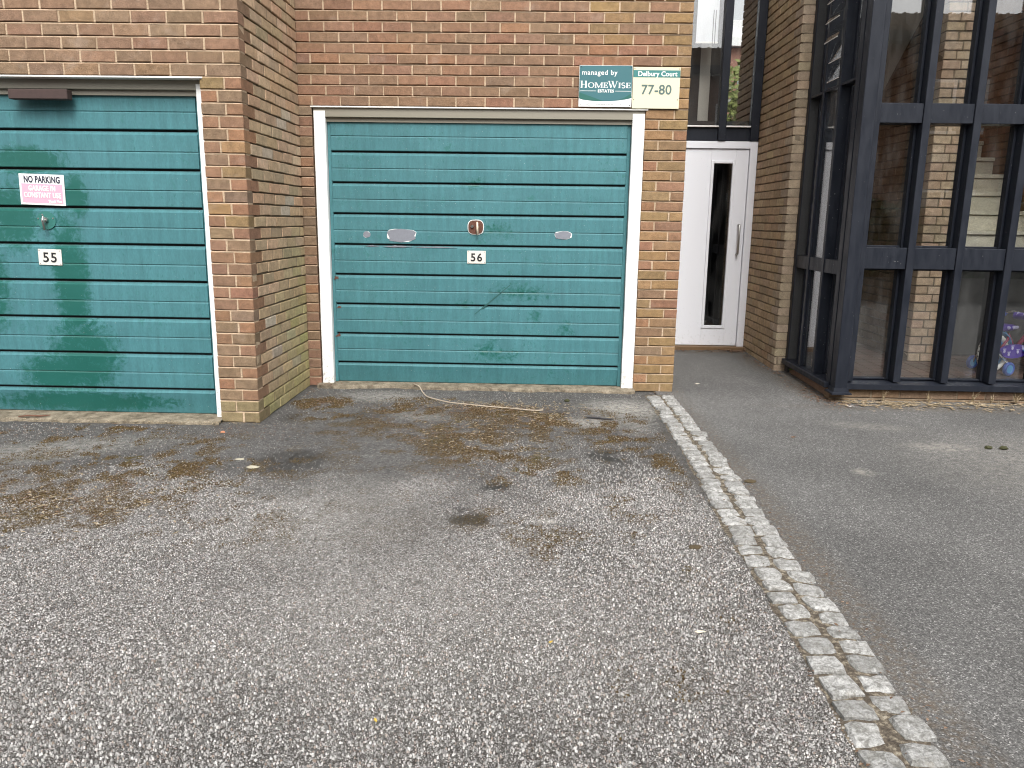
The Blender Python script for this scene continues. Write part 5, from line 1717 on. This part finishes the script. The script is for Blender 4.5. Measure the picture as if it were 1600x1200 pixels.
def flat_leaf(x, y, z, s, a, mat, label):
    pts = [(-1, 0, .1), (-.4, -.33, .0), (.35, -.28, .12), (1, 0, .02), (.35, .3, .1), (-.4, .32, .16), (0, 0, .0)]
    ca, sa = math.cos(a), math.sin(a)
    m = MB().add([((p * ca - q * sa) * s, (p * sa + q * ca) * s, r_ * s + .004) for p, q, r_ in pts], [(i, (i + 1) % 6, 6) for i in range(6)])
    o = m.build("fallen_leaf", mat, loc=(x, y, z))
    tag(o, label, "leaf", "single fallen leaves")
flat_leaf(-.585, -3.89, .003, .022, .1, PALELEAF, "pale curled leaf on the driveway, lower right near the setts")
flat_leaf(1.29, -.42, .005, .035, .1, WHITE_SIGN, "white leaf scrap on the footpath near the corner post foot")
flat_leaf(.26, .30, .012, .028, .4, PALELEAF, "pale leaf on the footpath just right of the garage pier")
flat_leaf(2.55, -.72, .005, .03, .2, PALELEAF, "pale leaf on the footpath at the far right edge")
flat_leaf(-1.1, -3.98, .003, .012, .8, YEL, "tiny yellow leaf on the driveway, right of the two yellow ones")
flat_leaf(-1.60, -4.42, .003, .012, 2.0, YEL, "tiny yellow leaf on the driveway, left of the two yellow ones")
flat_leaf(.55, -1.35, .005, .03, .6, LEAF, "brown leaf lying in the middle of the footpath")

# ------------------------------------------------------------------ across the road (seen mirrored in the glass) and beyond the building
def leaves(n, fn, size, seed):
    r = random.Random(seed)
    vs, fs = [], []
    for _ in range(n):
        x, y, z = fn(r)
        s = size * r.uniform(.6, 1.4)
        u = Vector((r.gauss(0, 1), r.gauss(0, 1), r.gauss(0, .7))).normalized()
        v = u.orthogonal().normalized()
        k = len(vs)
        for a, b_ in ((-1, 0), (0, -.5), (1, 0), (0, .5)):
            p = u * (a * s) + v * (b_ * s)
            vs.append((x + p.x, y + p.y, z + p.z))
        fs.append((k, k + 1, k + 2, k + 3))
    return vs, fs
def leaf_mat(name, a, b_):
    t = NT(name)
    n = t.noise(t.coord('World'), 2.4, 4, .7); n2 = t.noise(t.coord('World'), 30, 2, .7)
    c = t.mix(n, a, b_)
    c = t.mix(1.0, c, t.ramp(n2, [(.3, .6), (.7, 1.4)]), 'MULTIPLY')
    return t.fin(c, .6, spec=.3)

def opposite():
    th = thing("brick_house", "brick house with dark tiled roof across the road, mirrored in the stairwell glass", "house", (4, -14.2, 0))
    HB = mortar_mat("house_brick", (0.17, 0.085, 0.055), (0.25, 0.13, 0.085))
    TILE = mortar_mat("roof_tile", (0.14, 0.10, 0.075), (0.24, 0.18, 0.135))
    hw = 15
    w = MB(); w.box(-hw, hw, -5, 0, 0, 5.95); w.build("wall", HB, th)
    rf = MB()
    for k in range(14):
        y = .35 - k * .19; z = 5.90 + k * .066
        rf.box(-hw - .3, hw + .3, y - .26, y, z, z + .12)
    roof = rf.build("roof", TILE, th)
    rr = MB()
    for k in range(14):
        y = .35 - k * .19; z = 5.90 + k * .066
        for i in range(100):
            x = -hw + i * .3
            rr.box(x, x + .05, y - .18, y + .02, z + .09, z + .15)
    rr.build("roof_tiles", TILE, roof)['kind'] = 'stuff'
    MB().box(-hw - .2, hw + .2, .06, .40, 5.66, 5.895).build("fascia", NAVY, th)
    FR = plain("window_white", (.75, .75, .75), .5)
    for x in (-11, -7, -3, 1, 5, 9, 12.5):
        for z in (1.0, 3.6):
            f = MB(); f.box(x - .8, x + .8, .002, .06, z, z + .07); f.box(x - .8, x + .8, .002, .06, z + 1.2, z + 1.27)
            f.box(x - .8, x - .73, .002, .06, z + .0705, z + 1.1995); f.box(x + .73, x + .8, .002, .06, z + .0705, z + 1.1995); f.box(x - .03, x + .03, .002, .06, z + .0705, z + 1.1995)
            wf = f.build("window", FR, th)
            MB().box(x - .729, x + .729, .003, .02, z + .071, z + 1.199).build("pane", plain("dark_pane", (.03, .035, .04), .08), wf)
    g = MB(); g.box(-15, 15, -.16, .16, 0, .42)
    o = g.build("low_wall", concrete("grey_wall", (0.12, 0.115, 0.105), (0.2, 0.19, 0.17)), loc=(4, -9.2, -.03))
    tag(o, "low grey wall below the hedge across the road", "wall")
    th = thing("hedge", "dark green clipped hedge across the road above the low wall", "hedge", (4, -9.9, 0))
    def fn(r):
        x = r.uniform(-14, 14); 
        s = r.random()
        if s < .5: return (x, .5 + r.uniform(-.12, .12), r.uniform(.4, 1.75))
        return (x, r.uniform(-.5, .5), 1.7 + r.uniform(-.12, .15) + .1 * math.sin(x * 2))
    vs, fs = leaves(9000, fn, .085, 3)
    lm = leaf_mat("hedge_leaf", (0.022, 0.045, 0.014), (0.05, 0.085, 0.022))
    link("foliage", mesh("foliage", vs, fs, lm), th)
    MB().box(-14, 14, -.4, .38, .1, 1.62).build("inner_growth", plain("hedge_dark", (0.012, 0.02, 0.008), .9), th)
opposite()

def beyond():
    th = thing("tree", "loose green bush seen through the windows above the white door", "tree", (3.7, 13.5, 0))
    def fn(r):
        while True:
            p = (r.uniform(-1, 1), r.uniform(-1, 1), r.uniform(-1, 1))
            if sum(q * q for q in p) < 1: return (p[0] * 2.6, p[1] * 1.6, 3.55 + p[2] * 1.75 + .35 * math.sin(p[0] * 7))
    vs, fs = leaves(4200, fn, .11, 5)
    link("crown", mesh("crown", vs, fs, leaf_mat("bush_leaf", (0.10, 0.13, 0.035), (0.22, 0.24, 0.08))), th)
    MB().tube([(0, 0, -.03), (.1, 0, 1.2), (0, .1, 2.4), (-.2, 0, 3.4)], [.16, .12, .09, .04], 8).tube([(.05, 0, 1.6), (.6, .1, 2.8), (1.0, 0, 3.8)], [.08, .05, .02], 6).build("trunk", plain("bark", (.12, .09, .06), .9), th)
    th = thing("apartment_block", "red brick block with white balcony bands far behind the building", "building", (7, 26, 0))
    MB().box(-7, 7, 0, 6, -.03, 8.0).build("wall", mortar_mat("far_brick", (0.25, 0.13, 0.10), (0.34, 0.19, 0.15)), th)
    WH = plain("white_band", (.72, .72, .72), .6)
    m = MB(); m.box(-7.1, 7.1, -.3, 0, 8.02, 8.35); m.box(-7, 7, 0, 6, 8.36, 9.0)
    m.build("balcony_band", WH, th)
    for k in range(9):
        x = -6.4 + k * 1.5
        MB().box(x, x + 1.1, -.05, .001, 6.2, 7.4).build("window", plain("far_pane", (.2, .25, .28), .1), th)
beyond()
